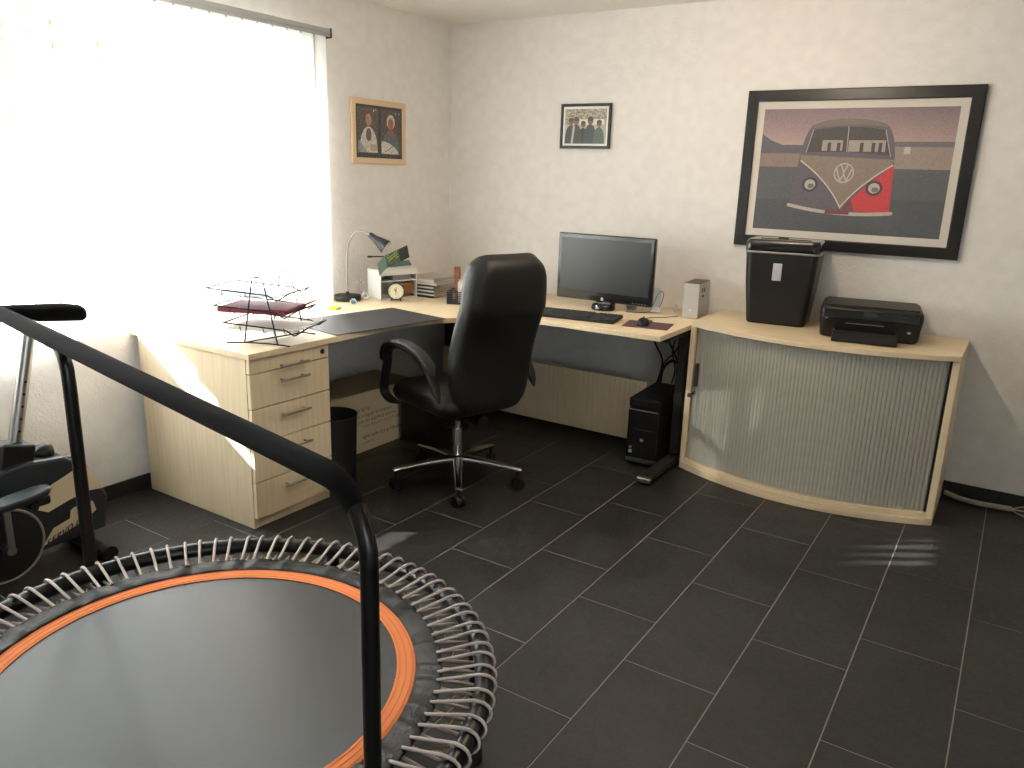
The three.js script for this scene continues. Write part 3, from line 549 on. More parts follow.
const busTex = canvasTex(900, 600, (c, W, H) => {
  let g = c.createLinearGradient(0, 0, 0, H * 0.32); g.addColorStop(0, '#7d6a72'); g.addColorStop(1, '#b79a93'); c.fillStyle = g; c.fillRect(0, 0, W, H);
  c.fillStyle = '#5b5a60'; c.beginPath(); c.moveTo(0, H * 0.20); c.lineTo(W * 0.05, H * 0.25); c.lineTo(W * 0.12, H * 0.29); c.lineTo(W * 0.25, H * 0.29); c.lineTo(W * 0.25, H * 0.36); c.lineTo(0, H * 0.4); c.fill();
  c.fillStyle = '#6a6468'; c.fillRect(W * 0.7, H * 0.26, W * 0.3, H * 0.05);
  c.fillStyle = '#8a7670'; c.fillRect(0, H * 0.36, W, H * 0.2); c.fillStyle = '#97857b'; c.fillRect(W * 0.7, H * 0.3, W * 0.3, H * 0.2);
  c.fillStyle = '#55565b'; c.fillRect(0, H * 0.47, W, H * 0.53);
  c.fillStyle = '#4b4d52'; c.beginPath(); c.moveTo(0, H * 0.75); c.lineTo(W, H * 0.7); c.lineTo(W, H); c.lineTo(0, H); c.fill();
  c.fillStyle = '#c3b3ab'; c.fillRect(W * 0.765, H * 0.3, W * 0.03, H * 0.055);
  // the van: body, roof, windscreen
  const body = new Path2D(); body.moveTo(W * 0.225, H * 0.4); body.quadraticCurveTo(W * 0.24, H * 0.2, W * 0.275, H * 0.14); body.quadraticCurveTo(W * 0.34, H * 0.085, W * 0.45, H * 0.08); body.quadraticCurveTo(W * 0.6, H * 0.085, W * 0.665, H * 0.13); body.quadraticCurveTo(W * 0.715, H * 0.2, W * 0.725, H * 0.4); body.lineTo(W * 0.735, H * 0.82); body.lineTo(W * 0.2, H * 0.8); body.closePath();
  c.fillStyle = '#5c5560'; c.fill(body);
  c.fillStyle = '#74675f'; c.beginPath(); c.moveTo(W * 0.262, H * 0.16); c.quadraticCurveTo(W * 0.34, H * 0.085, W * 0.45, H * 0.08); c.quadraticCurveTo(W * 0.6, H * 0.085, W * 0.69, H * 0.15); c.quadraticCurveTo(W * 0.46, H * 0.11, W * 0.262, H * 0.16); c.fill();
  c.fillStyle = '#857668'; c.beginPath(); c.moveTo(W * 0.228, H * 0.37); c.lineTo(W * 0.725, H * 0.4); c.lineTo(W * 0.715, H * 0.45); c.quadraticCurveTo(W * 0.56, H * 0.62, W * 0.478, H * 0.79); c.quadraticCurveTo(W * 0.4, H * 0.58, W * 0.235, H * 0.42); c.fill();
  c.save(); c.clip(body); c.fillStyle = '#c8343a'; c.beginPath(); c.moveTo(W * 0.728, H * 0.44); c.quadraticCurveTo(W * 0.62, H * 0.57, W * 0.53, H * 0.72); c.lineTo(W * 0.56, H * 0.83); c.lineTo(W * 0.74, H * 0.83); c.fill(); c.fillStyle = '#7c3540'; c.beginPath(); c.moveTo(W * 0.53, H * 0.72); c.lineTo(W * 0.49, H * 0.8); c.lineTo(W * 0.56, H * 0.83); c.fill(); c.restore();
  c.fillStyle = '#403b3d'; c.beginPath(); c.moveTo(W * 0.258, H * 0.35); c.lineTo(W * 0.285, H * 0.17); c.quadraticCurveTo(W * 0.47, H * 0.12, W * 0.66, H * 0.17); c.lineTo(W * 0.70, H * 0.37); c.quadraticCurveTo(W * 0.47, H * 0.33, W * 0.258, H * 0.35); c.fill();
  c.fillStyle = '#a3958c'; c.fillRect(W * 0.34, H * 0.25, W * 0.11, H * 0.085); c.fillRect(W * 0.48, H * 0.25, W * 0.19, H * 0.09);
  c.fillStyle = '#3b3739'; for (const x of [0.37, 0.42, 0.54, 0.60, 0.635]) c.fillRect(W * x, H * 0.27, W * 0.018, H * 0.075);
  c.strokeStyle = '#b3a79b'; c.lineWidth = 4; c.beginPath(); c.moveTo(W * 0.47, H * 0.14); c.lineTo(W * 0.475, H * 0.345); c.stroke(); c.beginPath(); c.moveTo(W * 0.258, H * 0.355); c.lineTo(W * 0.285, H * 0.165); c.stroke(); c.beginPath(); c.moveTo(W * 0.66, H * 0.17); c.lineTo(W * 0.702, H * 0.375); c.stroke();
  c.strokeStyle = '#cfc2b4'; c.lineWidth = 6; c.beginPath(); c.moveTo(W * 0.232, H * 0.415); c.quadraticCurveTo(W * 0.4, H * 0.58, W * 0.478, H * 0.79); c.quadraticCurveTo(W * 0.56, H * 0.6, W * 0.722, H * 0.44); c.stroke();
  // round emblem
  c.strokeStyle = '#b9ada3'; c.lineWidth = 6; c.beginPath(); c.ellipse(W * 0.475, H * 0.51, W * 0.05, H * 0.075, 0, 0, 7); c.stroke();
  c.lineWidth = 6; c.beginPath(); c.moveTo(W * 0.457, H * 0.445); c.lineTo(W * 0.475, H * 0.505); c.lineTo(W * 0.493, H * 0.445); c.stroke(); c.beginPath(); c.moveTo(W * 0.434, H * 0.475); c.lineTo(W * 0.458, H * 0.575); c.lineTo(W * 0.475, H * 0.52); c.lineTo(W * 0.492, H * 0.575); c.lineTo(W * 0.516, H * 0.475); c.stroke();
  for (const [x, y] of [[0.30, 0.61], [0.642, 0.625]]) { c.fillStyle = '#3a3436'; c.beginPath(); c.ellipse(W * x, H * y, W * 0.043, H * 0.06, 0, 0, 7); c.fill(); c.fillStyle = '#b5aca4'; c.beginPath(); c.ellipse(W * x, H * y, W * 0.03, H * 0.042, 0, 0, 7); c.fill(); c.fillStyle = '#6d6a6b'; c.beginPath(); c.ellipse(W * (x + 0.006), H * (y + 0.012), W * 0.018, H * 0.02, 0, 0, 7); c.fill(); }
  c.strokeStyle = '#b8aa9b'; c.lineWidth = 17; c.lineCap = 'round'; c.beginPath(); c.moveTo(W * 0.195, H * 0.785); c.quadraticCurveTo(W * 0.46, H * 0.87, W * 0.745, H * 0.82); c.stroke();
  c.fillStyle = '#7a3538'; c.fillRect(W * 0.4, H * 0.815, W * 0.13, H * 0.03);
  { let s = 3; const q = () => { s = (s * 1664525 + 1013904223) >>> 0; return s / 4294967296; }; for (let k = 0; k < 26000; k++) { c.fillStyle = q() < 0.5 ? 'rgba(30,28,30,0.06)' : 'rgba(190,175,170,0.05)'; c.fillRect(q() * W, q() * H, 2 + q() * 7, 2 + q() * 3); } }
});
const pinBoard = (c, W, H) => {
  c.fillStyle = '#3b3d3e'; c.fillRect(0, 0, W, H);
  const fig = (x, hair, skin, coat, y = 0) => { c.fillStyle = coat; c.beginPath(); c.moveTo(x - 95, H * 0.9); c.quadraticCurveTo(x - 95, H * 0.46 + y, x, H * 0.42 + y); c.quadraticCurveTo(x + 95, H * 0.46 + y, x + 95, H * 0.9); c.fill(); c.fillStyle = hair; c.beginPath(); c.ellipse(x, H * 0.26 + y, 46, 56, 0, 0, 7); c.fill(); c.fillStyle = skin; c.beginPath(); c.ellipse(x, H * 0.29 + y, 33, 44, 0, 0, 7); c.fill(); };
  c.fillStyle = '#5f5650'; c.fillRect(W * 0.03, H * 0.05, W * 0.44, H * 0.86); fig(W * 0.27, '#7a4a3a', '#b08f7c', '#d8d4cc', -6); c.fillStyle = '#6b5a66'; c.beginPath(); c.ellipse(W * 0.27, H * 0.56, 30, 50, 0, 0, 7); c.fill(); c.fillStyle = '#9aa0a3'; c.beginPath(); c.moveTo(W * 0.05, H * 0.65); c.lineTo(W * 0.25, H * 0.9); c.lineTo(W * 0.05, H * 0.9); c.fill(); c.fillStyle = '#c2b08c'; c.fillRect(W * 0.3, H * 0.74, W * 0.15, H * 0.12);
  c.fillStyle = '#565250'; c.fillRect(W * 0.54, H * 0.05, W * 0.43, H * 0.86); fig(W * 0.75, '#d8cdb8', '#a86a58', '#5d6d74', 10); c.fillStyle = '#9a5a50'; c.beginPath(); c.ellipse(W * 0.75, H * 0.5, 40, 28, 0, 0, 7); c.fill(); c.fillStyle = '#d9d6c6'; c.beginPath(); c.moveTo(W * 0.54, H * 0.66); c.quadraticCurveTo(W * 0.85, H * 0.7, W * 0.93, H * 0.91); c.lineTo(W * 0.54, H * 0.91); c.fill(); c.strokeStyle = '#55534c'; c.lineWidth = 5; c.beginPath(); c.moveTo(W * 0.62, H * 0.87); c.lineTo(W * 0.8, H * 0.76); c.stroke();
  { let s = 9; const q = () => { s = (s * 1664525 + 1013904223) >>> 0; return s / 4294967296; }; for (let k = 0; k < 9000; k++) { c.fillStyle = q() < 0.5 ? 'rgba(25,28,30,0.16)' : 'rgba(200,195,190,0.12)'; c.fillRect(q() * W, q() * H, 2 + q() * 8, 2 + q() * 5); } }
  c.fillStyle = '#cfd2d2'; c.fillRect(W * 0.37, H * 0.08, 12, 14); c.fillRect(W * 0.42, H * 0.07, 8, 8); c.fillRect(W * 0.85, H * 0.1, 9, 12); c.fillRect(W * 0.93, H * 0.1, 7, 12);
};
const groupPhoto = (c, W, H) => {
  c.fillStyle = '#b7b1a2'; c.fillRect(0, 0, W, H);
  let s = 7; const r = () => { s = (s * 1664525 + 1013904223) >>> 0; return s / 4294967296; };
  for (let i = 0; i < 500; i++) { c.fillStyle = ['#7f7a5e', '#a59a80', '#6d6a58', '#c7c0ae', '#8c7c70'][Math.floor(r() * 5)]; c.fillRect(r() * W, r() * H * 0.42, 8 + r() * 14, 6 + r() * 10); }
  c.fillStyle = '#d9d8cf'; c.fillRect(W * 0.35, H * 0.3, W * 0.6, H * 0.15);
  for (const [x, y, k, coat] of [[0.15, 0.36, 1, '#4b5154'], [0.45, 0.44, 0.9, '#43484c'], [0.62, 0.34, 1.1, '#4e5657'], [0.83, 0.42, 0.95, '#5d6b66'], [0.28, 0.34, 1, '#54504e']]) { c.fillStyle = coat; c.beginPath(); c.moveTo(W * x - 70 * k, H); c.quadraticCurveTo(W * x - 74 * k, H * (y + 0.14), W * x, H * (y + 0.1)); c.quadraticCurveTo(W * x + 74 * k, H * (y + 0.14), W * x + 70 * k, H); c.fill(); c.fillStyle = '#7d665c'; c.beginPath(); c.ellipse(W * x, H * y, 32 * k, 42 * k, 0, 0, 7); c.fill(); c.fillStyle = '#5a4a42'; c.beginPath(); c.ellipse(W * x, H * y - 18 * k, 32 * k, 24 * k, 0, 0, 7); c.fill(); }
  c.fillStyle = '#b9c0c4'; c.beginPath(); c.moveTo(W * 0.2, H * 0.5); c.lineTo(W * 0.25, H * 0.5); c.lineTo(W * 0.21, H); c.lineTo(W * 0.16, H); c.fill();
};
picture('framed_poster', 'large black framed poster of a red and grey camper van above the cabinet', 'picture', [2.474, 1.536, 0.003], 0, 1.062, 0.776, 0.055, 0.024, M.frameBlack, 0.036, busTex, std(0xcfc8be, 0.7), true);
picture('framed_photo', 'beige framed pair of portrait photographs beside the window', 'picture', [0.003, 1.685, 0.684], Math.PI / 2, 0.455, 0.352, 0.032, 0.016, std(0xdcc09c, 0.5), 0.0, canvasTex(512, 400, pinBoard), M.greyDark, false);
picture('framed_photo', 'small black framed group photograph on the back wall', 'picture', [1.0, 1.757, 0.003], 0, 0.328, 0.25, 0.016, 0.016, M.frameBlack, 0.012, canvasTex(512, 400, groupPhoto), M.white, false);

// ---------------------------------------------------------------- on the desk
// wire letter tray
{
  const t = thing('letter_tray', 'three-tier dark wire letter tray at the window end of the desk', 'letter tray', [0.625, DY, 2.04], 25 * D);
  const r = 0.0032, zN = 0.135, zF = -0.135;
  for (const z of [zN, zF]) part('side_frame', [polyTube([[-0.137, r, z], [-0.05, r + 0.006, z], [0.05, r + 0.006, z], [0.137, r, z]], r, 0.03), polyTube([[-0.06, 0.006, z], [-0.012, 0.28, z], [0.03, 0.28, z], [0.085, 0.006, z]], r, 0.03, 8, 6)], M.wire, t);
  part('cross_bar', [rod(V(-0.06, 0.008, zF), V(0.085, 0.008, zN), r), rod(V(0.085, 0.008, zF), V(-0.06, 0.008, zN), r)], M.wire, t);
  for (const [y, s] of [[0.055, 0.02], [0.125, -0.02], [0.195, -0.05]]) part('tray', [
    polyTube([[-0.17 + s, y + 0.03, zN - 0.006], [0.1 + s, y + 0.012, zN - 0.006], [0.135 + s, y - 0.01, zN - 0.006], [0.18 + s, y + 0.02, zN - 0.03]], r, 0.01), polyTube([[-0.17 + s, y + 0.03, zF + 0.006], [0.1 + s, y + 0.012, zF + 0.006], [0.135 + s, y - 0.01, zF + 0.006], [0.18 + s, y + 0.02, zF + 0.03]], r, 0.01),
    rod(V(0.18 + s, y + 0.02, zN - 0.03), V(0.18 + s, y + 0.02, zF + 0.03), r), rod(V(-0.17 + s, y + 0.03, zN - 0.006), V(-0.17 + s, y + 0.03, zF + 0.006), r),
    ...[-0.1, 0.0, 0.09].map((x) => polyTube([[x + s, y + 0.02, zN - 0.006], [x + s, y - 0.005, zN - 0.012], [x + s, y - 0.005, zF + 0.012], [x + s, y + 0.02, zF + 0.006]], 0.002, 0.01))], M.wire, t);
  shadow(t);
  const put = (name, label, cat, g, m, [x, y, z], dy = 0) => { const o = tag(part(name, g, m), label, cat); o.position.set(0.625 + x * Math.cos(25 * D) + z * Math.sin(25 * D), DY + y, 2.04 - x * Math.sin(25 * D) + z * Math.cos(25 * D)); o.rotation.set(0, 25 * D, 0); shadow(o); };
  put('document_folder', 'dark red folder lying in the middle tier of the wire tray', 'folder', [rbox(0.3, 0.022, 0.21, 0.003), at(rbox(0.07, 0.008, 0.2, 0.002), 0.17, 0.012, 0, 0, 0, 0.45)], std(0x7a2a36, 0.6), [-0.04, 0.134, 0]);
  put('paper_stack', 'thin stack of papers in the lowest tier of the wire tray', 'papers', [rbox(0.29, 0.012, 0.21, 0.001), at(rbox(0.06, 0.006, 0.2, 0.001), 0.16, 0.008, 0, 0, 0, 0.4)], M.paper, [0.0, 0.059, 0]);
  put('paper_stack', 'few pale sheets in the topmost tier of the wire tray', 'papers', [rbox(0.29, 0.005, 0.21, 0.001)], std(0xc9d3dc, 0.8), [-0.07, 0.196, 0]);
}
// desk mat
{ const o = tag(part('desk_mat', rbox(0.42, 0.004, 0.66, 0.002), M.deskMat), 'dark grey rectangular writing mat on the desk', 'desk mat'); o.position.set(0.625, DY + 0.0022, 1.46); o.rotation.y = -9 * D; shadow(o); }
// gooseneck lamp
{
  const t = thing('desk_lamp', 'black gooseneck desk lamp with cone shade beside the window', 'lamp', [0.115, DY, 1.075], 26 * D);  // local x points along the neck
  part('base', lathe([[0, 0.001], [0.073, 0.001], [0.075, 0.006], [0.075, 0.028], [0.071, 0.032], [0.012, 0.034], [0.009, 0.05], [0, 0.05]], 40), M.black, t);
  part('neck', tube([[0, 0.045, 0], [0.0, 0.15, 0], [0.004, 0.26, 0], [0.02, 0.335, 0], [0.06, 0.383, 0], [0.105, 0.385, 0], [0.14, 0.365, 0]], 0.0045, 60, 10), M.steel, t);
  const ang = -35 * D, h = part('shade', at(lathe([[0.0, -0.006], [0.014, -0.004], [0.016, 0.004], [0.018, 0.03], [0.038, 0.10], [0.0405, 0.112], [0.0385, 0.112], [0.036, 0.10], [0.016, 0.03], [0.0, 0.012]], 36), 0.135, 0.369, 0, 0, 0, -Math.PI / 2 + ang), std(0x33383d, 0.4, { metalness: 0.3 }), t);
  part('reflector', at(lathe([[0.0, 0.013], [0.0155, 0.0315], [0.0352, 0.101], [0.0382, 0.1115]], 36), 0.135, 0.369, 0, 0, 0, -Math.PI / 2 + ang), M.white, h, 'white inner reflector');
  part('bulb', at(lathe([[0, 0.03], [0.010, 0.035], [0.012, 0.05], [0.019, 0.075], [0.016, 0.09], [0, 0.096]], 24), 0.135, 0.369, 0, 0, 0, -Math.PI / 2 + ang), M.white, h);
  shadow(t);
}
// small things round the lamp
{
  const o = tag(part('sticky_note_pad', [rbox(0.05, 0.012, 0.05, 0.002)], std(0xd8d23a, 0.7)), 'yellow note pad at the foot of the desk lamp', 'notepad'); o.position.set(0.27, DY + 0.0065, 1.33); o.rotation.y = 0.4; shadow(o);
  const g = tag(part('glass_paperweight', at(new THREE.IcosahedronGeometry(0.02, 0), 0, 0.017, 0), phys(0xbcd6ee, 0.05, { transmission: 0.85, thickness: 0.03, ior: 1.5 })), 'faceted glass paperweight in front of the lamp base', 'paperweight'); g.position.set(0.232, DY, 1.15); shadow(g);
  const w = tag(part('drinking_glass', lathe([[0, 0.002], [0.026, 0.001], [0.028, 0.006], [0.033, 0.1], [0.0315, 0.1], [0.0265, 0.008], [0, 0.007]], 32), phys(0xffffff, 0.03, { transmission: 1, thickness: 0, ior: 1.45 })), 'clear drinking glass behind the desk lamp', 'glass'); w.position.set(0.1, DY, 0.955); shadow(w);
  const m = tag(part('correction_tape', [at(new THREE.TorusGeometry(0.017, 0.006, 10, 24), 0, 0.023, 0)], M.white), 'small white tape roll standing near the box', 'tape roll'); m.position.set(0.165, DY, 0.985); m.rotation.y = 1.2; shadow(m);
}
// organiser box and what stands at it
{
  const t = thing('organiser_box', 'white cardboard organiser box behind the alarm clock', 'box', [0.205, DY, 0.80], -15 * D);
  const d = 0.14, h = 0.168, w = 0.25, k = 0.004;
  part('shell', [box(d, k, w, 0, k / 2 + 0.0005, 0), box(d, k, w, 0, h - k / 2, 0), box(d, h, k, 0, h / 2, -w / 2 + k / 2), box(d, h, k, 0, h / 2, w / 2 - k / 2), box(k, h, w, -d / 2 + k / 2, h / 2, 0), box(d - 0.01, k, w - 2 * k, 0, 0.1, 0), box(0.002, 0.03, w - 2 * k, d / 2 - 0.001, h - 0.018, 0)], M.white, t);
  shadow(t);
  const put = (name, label, cat, g, m, x, y, z, ry = 0, rz = 0) => { const o = tag(part(name, g, m), label, cat), a = -15 * D; o.position.set(0.205 + x * Math.cos(a) + z * Math.sin(a), DY + y, 0.80 - x * Math.sin(a) + z * Math.cos(a)); o.rotation.set(0, a + ry, rz); shadow(o); return o; };
  put('leather_pouch', 'brown leather pouch in the organiser box', 'pouch', [pad(0.13, 0.08, 0.06, 0.02, 0.02).rotateY(Math.PI / 2)], std(0x8a5a2c, 0.6), 0.035, 0.048, -0.045);
  put('card_packet', 'grey packet on the shelf of the organiser box', 'packet', [rbox(0.09, 0.04, 0.13, 0.004)], std(0x8f8a92, 0.7), 0.01, 0.123, -0.03);
  // clutter on the box
  const leafTex = canvasTex(256, 128, (c) => { c.fillStyle = '#3f5148'; c.fillRect(0, 0, 256, 128); c.fillStyle = '#5e7a70'; c.fillRect(0, 0, 70, 128); for (let k = 0; k < 60; k++) { c.fillStyle = ['#7d8c34', '#5a6b34', '#939c46', '#46583a'][k % 4]; c.beginPath(); c.ellipse(88 + (k * 37) % 80, 14 + (k * 53) % 104, 12, 5, k, 0, 7); c.fill(); } c.fillStyle = '#171d1c'; c.fillRect(180, 0, 76, 128); });
  const b1 = tag(part('brochure', (() => { const g = new THREE.BoxGeometry(0.2, 0.075, 0.004, 20, 1, 1), p = g.attributes.position; for (let k = 0; k < p.count; k++) { const x = p.getX(k); p.setY(k, p.getY(k) + (x > -0.05 ? 0.42 * (x + 0.05) : 0.9 * (x + 0.05))); } g.computeVertexNormals(); return g; })(), std(0xffffff, 0.4, { map: leafTex })), 'dark green glossy brochure with bent corner on the organiser box', 'brochure'); b1.position.set(0.268, DY + 0.212, 0.858); b1.rotation.set(-0.5, 62 * D, 0, 'YXZ'); shadow(b1);
  const b2 = tag(part('small_folder', plate([[-0.07, -0.02], [0.07, -0.02], [0.07, 0.02], [-0.07, 0.02]], 0.006, 0.001), std(0x4b6a68, 0.5)), 'small teal folder behind the dark green brochure', 'folder'); b2.position.set(0.215, DY + 0.190, 0.745); b2.rotation.set(-0.9, 68 * D, 0.06, 'YXZ'); shadow(b2);
  const pn = tag(part('marker_pen', [rod(V(-0.07, 0, 0), V(0.05, 0, 0), 0.004, 10), rod(V(-0.085, 0, 0), V(-0.06, 0, 0), 0.0055, 10)], M.greyDark), 'thin grey pen sticking out over the organiser box', 'pen'); pn.position.set(0.18, DY + 0.236, 0.86); pn.rotation.set(0, 62 * D, 0.0); shadow(pn);
}
// alarm clock
{
  const t = thing('alarm_clock', 'round dark alarm clock with cream dial on the desk', 'clock', [0.325, DY, 0.905], 40 * D);   // dial looks along local z
  const R = 0.05, y = 0.056;
  part('case', at(lathe([[0, -0.025], [0.042, -0.025], [R, -0.015], [R, 0.014], [R - 0.005, 0.018], [R - 0.008, 0.012], [0, 0.011]], 40), 0, y, 0, Math.PI / 2), std(0x2b3a38, 0.35), t);
  const dial = part('dial', at(new THREE.CircleGeometry(R - 0.007, 40), 0, y, 0.0125), std(0xffffff, 0.5, { map: canvasTex(256, 256, (c) => { c.fillStyle = '#e6dfc4'; c.fillRect(0, 0, 256, 256); c.strokeStyle = '#4a4236'; c.lineWidth = 6; for (let k = 0; k < 12; k++) { const a = k * Math.PI / 6; c.beginPath(); c.moveTo(128 + 104 * Math.cos(a), 128 + 104 * Math.sin(a)); c.lineTo(128 + 118 * Math.cos(a), 128 + 118 * Math.sin(a)); c.stroke(); } }) }), t);
  const hand = (a, L, w) => at(box(w, L, 0.001, 0, L / 2 - 0.004, 0), 0, y, 0.0145, 0, 0, a);
  part('hand', hand(125 * D - Math.PI / 2, 0.022, 0.004), M.black, t); part('hand', hand(-0.05, 0.03, 0.003), M.black, t); part('hand', hand(170 * D, 0.024, 0.002), std(0xb07030, 0.5), t);
  for (const s of [-1, 1]) part('foot', rod(V(s * 0.026, 0.001, 0), V(s * 0.022, 0.014, 0), 0.005), M.black, t);
  shadow(t);
}
// magazines
{
  const cols = [0x1d1d1f, 0xd5d2ca, 0x222327, 0xcfcac0, 0x2a2a2e, 0xc9c6bf, 0x1f2024, 0xd8d5cc, 0xbdb6ac, 0xc9c3ba, 0xaea79d];
  const hts = [0.013, 0.008, 0.012, 0.009, 0.012, 0.007, 0.011, 0.008, 0.010, 0.011, 0.008]; let y = DY + 0.0005;
  const words = ['black-spined magazine at the bottom of the magazine stack', 'white-spined magazine second from the bottom of the stack', 'black-spined magazine third from the bottom of the stack', 'pale-spined magazine fourth from the bottom of the stack', 'black-spined magazine in the middle of the stack', 'pale-spined magazine just above the middle of the stack', 'uppermost black-spined magazine of the stack', 'white-spined magazine fourth from the top of the stack', 'grey-beige magazine third from the top of the stack', 'light magazine second from the top of the stack', 'curled grey magazine on top of the stack'];
  cols.forEach((c, i) => {
    const t = thing('magazine', words[i], 'magazine', [0.315 + rr(-0.006, 0.006), y, 0.565 + rr(-0.006, 0.006)], (3 + rr(-3, 3)) * D, 'stack of magazines beside the organiser box'); const h = hts[i];
    part('pages', metre(box(0.2, h - 0.002, 0.236, 0, h / 2, -0.002)), std(0xb5aa9c, 0.85), t);
    part('cover', [box(0.204, 0.001, 0.242, 0, h - 0.0005, 0), box(0.204, 0.001, 0.242, 0, 0.0005, 0), box(0.204, h, 0.0015, 0, h / 2, 0.121)], std(c, 0.5), t);
    y += h + 0.0003; shadow(t);
  });
}
// mesh tray with things in it
{
  const t = thing('mesh_tray', 'dark wire-mesh desk tray partly behind the office chair', 'desk tray', [0.665, DY, 0.69], 25 * D);
  const w = 0.2, d = 0.14, h = 0.07, bars = [];
  bars.push(polyTube([[-w / 2, h, -d / 2], [w / 2, h, -d / 2], [w / 2, h, d / 2], [-w / 2, h, d / 2], [-w / 2, h, -d / 2]], 0.003, 0.012));
  part('rim', bars, M.greyDark, t);
  part('floor_plate', rbox(w - 0.01, 0.003, d - 0.01, 0.001, 0, 0.003, 0), M.greyDark, t);
  const mesh = []; for (let x = -w / 2; x <= w / 2 + 1e-6; x += 0.01) for (const z of [-d / 2, d / 2]) mesh.push(box(0.0035, h, 0.0015, x, h / 2, z)); for (let z = -d / 2; z <= d / 2 + 1e-6; z += 0.01) for (const x of [-w / 2, w / 2]) mesh.push(box(0.0015, h, 0.0035, x, h / 2, z)); for (let y = 0.008; y < h; y += 0.01) { for (const z of [-d / 2, d / 2]) mesh.push(box(w, 0.0035, 0.0015, 0, y, z)); for (const x of [-w / 2, w / 2]) mesh.push(box(0.0015, 0.0035, d, x, y, 0)); }
  part('mesh_wall', mesh, M.greyDark, t);
  shadow(t);
  const put = (name, label, cat, g, m, x, y, z, rx = 0, ry = 0, rz = 0) => { const o = tag(part(name, g, m), label, cat), a = 25 * D; o.position.set(0.665 + x * Math.cos(a) + z * Math.sin(a), DY + y, 0.69 - x * Math.sin(a) + z * Math.cos(a)); o.rotation.set(rx, a + ry, rz, 'YXZ'); shadow(o); return o; };
  put('carved_figure', 'brown patterned wooden figure standing in the mesh tray', 'figurine', [rbox(0.028, 0.03, 0.02, 0.004, 0, 0.016, 0), at(rbox(0.02, 0.12, 0.018, 0.006), -0.004, 0.08, 0, 0, 0, 0.08), rbox(0.034, 0.07, 0.022, 0.005, -0.004, 0.165, 0), rbox(0.02, 0.02, 0.03, 0.005, 0.0, 0.19, 0.006)], std(0xffffff, 0.6, { map: dataTex(128, (i, x, y) => (Math.sin(x * 0.35) * Math.sin(y * 0.3) > 0.35 ? [190, 140, 110] : [104, 52, 30]), true, 0.12) }), -0.052, 0.006, 0.01);
  put('wooden_ruler', 'pale wooden ruler standing tilted in the mesh tray', 'ruler', [rbox(0.012, 0.21, 0.003, 0.001, 0, 0.105, 0)], std(0xd1a37c, 0.6), -0.03, 0.007, -0.02, 0, 0, -0.16);
  put('wooden_stick', 'narrow wooden stick standing upright in the mesh tray', 'stick', [rbox(0.009, 0.18, 0.003, 0.001, 0, 0.09, 0)], std(0xc99570, 0.6), -0.012, 0.007, 0.015, 0, 0, -0.1);
  put('note_card', 'white card stuck upright in the mesh tray', 'card', [rbox(0.045, 0.12, 0.002, 0.0008, 0, 0.06, 0)], M.paper, -0.02, 0.007, 0.03, 0, 0.3, 0.05);
  put('leather_case', 'tan leather case lying in the mesh tray', 'case', [rbox(0.06, 0.09, 0.03, 0.01, 0, 0.045, 0)], std(0xa06a3c, 0.6), 0.02, 0.0055, -0.01, 0, 0.2, 0);
}

// ---------------------------------------------------------------- computer corner
const badge = (fg, bg) => canvasTex(128, 128, (c) => { c.fillStyle = bg; c.fillRect(0, 0, 128, 128); c.fillStyle = fg; c.font = 'bold italic 84px sans-serif'; c.textAlign = 'center'; c.fillText('hp', 64, 90); });
{
  const t = thing('computer_monitor', 'black widescreen monitor switched off on the desk', 'monitor', [1.345, DY, 0.34], 0);
  const w = 0.585, h = 0.365, y0 = 0.045;
  part('housing', [rbox(w, h, 0.03, 0.008, 0, y0 + h / 2, 0), rbox(w * 0.7, h * 0.6, 0.03, 0.012, 0, y0 + h / 2, -0.025)], M.blackGloss, t);
  part('screen', [box(w - 0.045, h - 0.075, 0.002, 0, y0 + h / 2 + 0.014, 0.0155)], M.screen, t);
  part('badge', at(new THREE.CircleGeometry(0.0085, 24), 0, y0 + 0.016, 0.0165), std(0xffffff, 0.4, { map: badge('#2a2c2e', '#d6d8da') }), t, 'round silver badge');
  for (let k = 0; k < 5; k++) part('button', rbox(0.006, 0.003, 0.002, 0.001, 0.185 + k * 0.018, y0 + 0.013, 0.0155), M.steel, t);
  part('stand', [rbox(0.11, 0.13, 0.045, 0.012, 0, 0.075, -0.03), at(lathe([[0, 0.001], [0.066, 0.001], [0.068, 0.006], [0.064, 0.03], [0.05, 0.036], [0, 0.036]], 40).scale(1.0, 1, 0.9), 0, 0, -0.005)], M.blackGloss, t);
  shadow(t);
}
{
  const t = thing('keyboard', 'black computer keyboard in front of the monitor', 'keyboard', [1.36, DY, 0.665], 8 * D);
  part('base', at(rbox(0.45, 0.016, 0.165, 0.005), 0, 0.0125, 0, 0.05), M.black, t);
  const key = rbox(0.0165, 0.008, 0.0165, 0.002, 0, 0, 0, 1), wide = rbox(0.11, 0.008, 0.0165, 0.002, 0, 0, 0, 1);
  for (let r = 0; r < 6; r++) for (let k = 0; k < 22; k++) {
    if (k === 15 || k === 18 && r === 3) continue; if (r === 5 && k > 3 && k < 9) { if (k === 6) { const s = part('key', wide, M.greyDark, t); s.position.set(-0.213 + 6 * 0.0203, 0.0215 - 0.0035, 0.065); s.rotation.x = 0.05; } continue; }
    const s = part('key', key, M.greyDark, t); s.position.set(-0.213 + k * 0.0203, 0.0215 + (2.5 - r) * 0.0012, -0.06 + r * 0.025); s.rotation.x = 0.05;
  }
  shadow(t);
}
{ const o = tag(part('mouse_pad', rbox(0.23, 0.003, 0.19, 0.0015), std(0x5b3f45, 0.8)), 'brownish purple mouse pad at the right end of the desk', 'mouse pad'); o.position.set(1.735, DY + 0.0017, 0.61); o.rotation.y = 12 * D; shadow(o); }
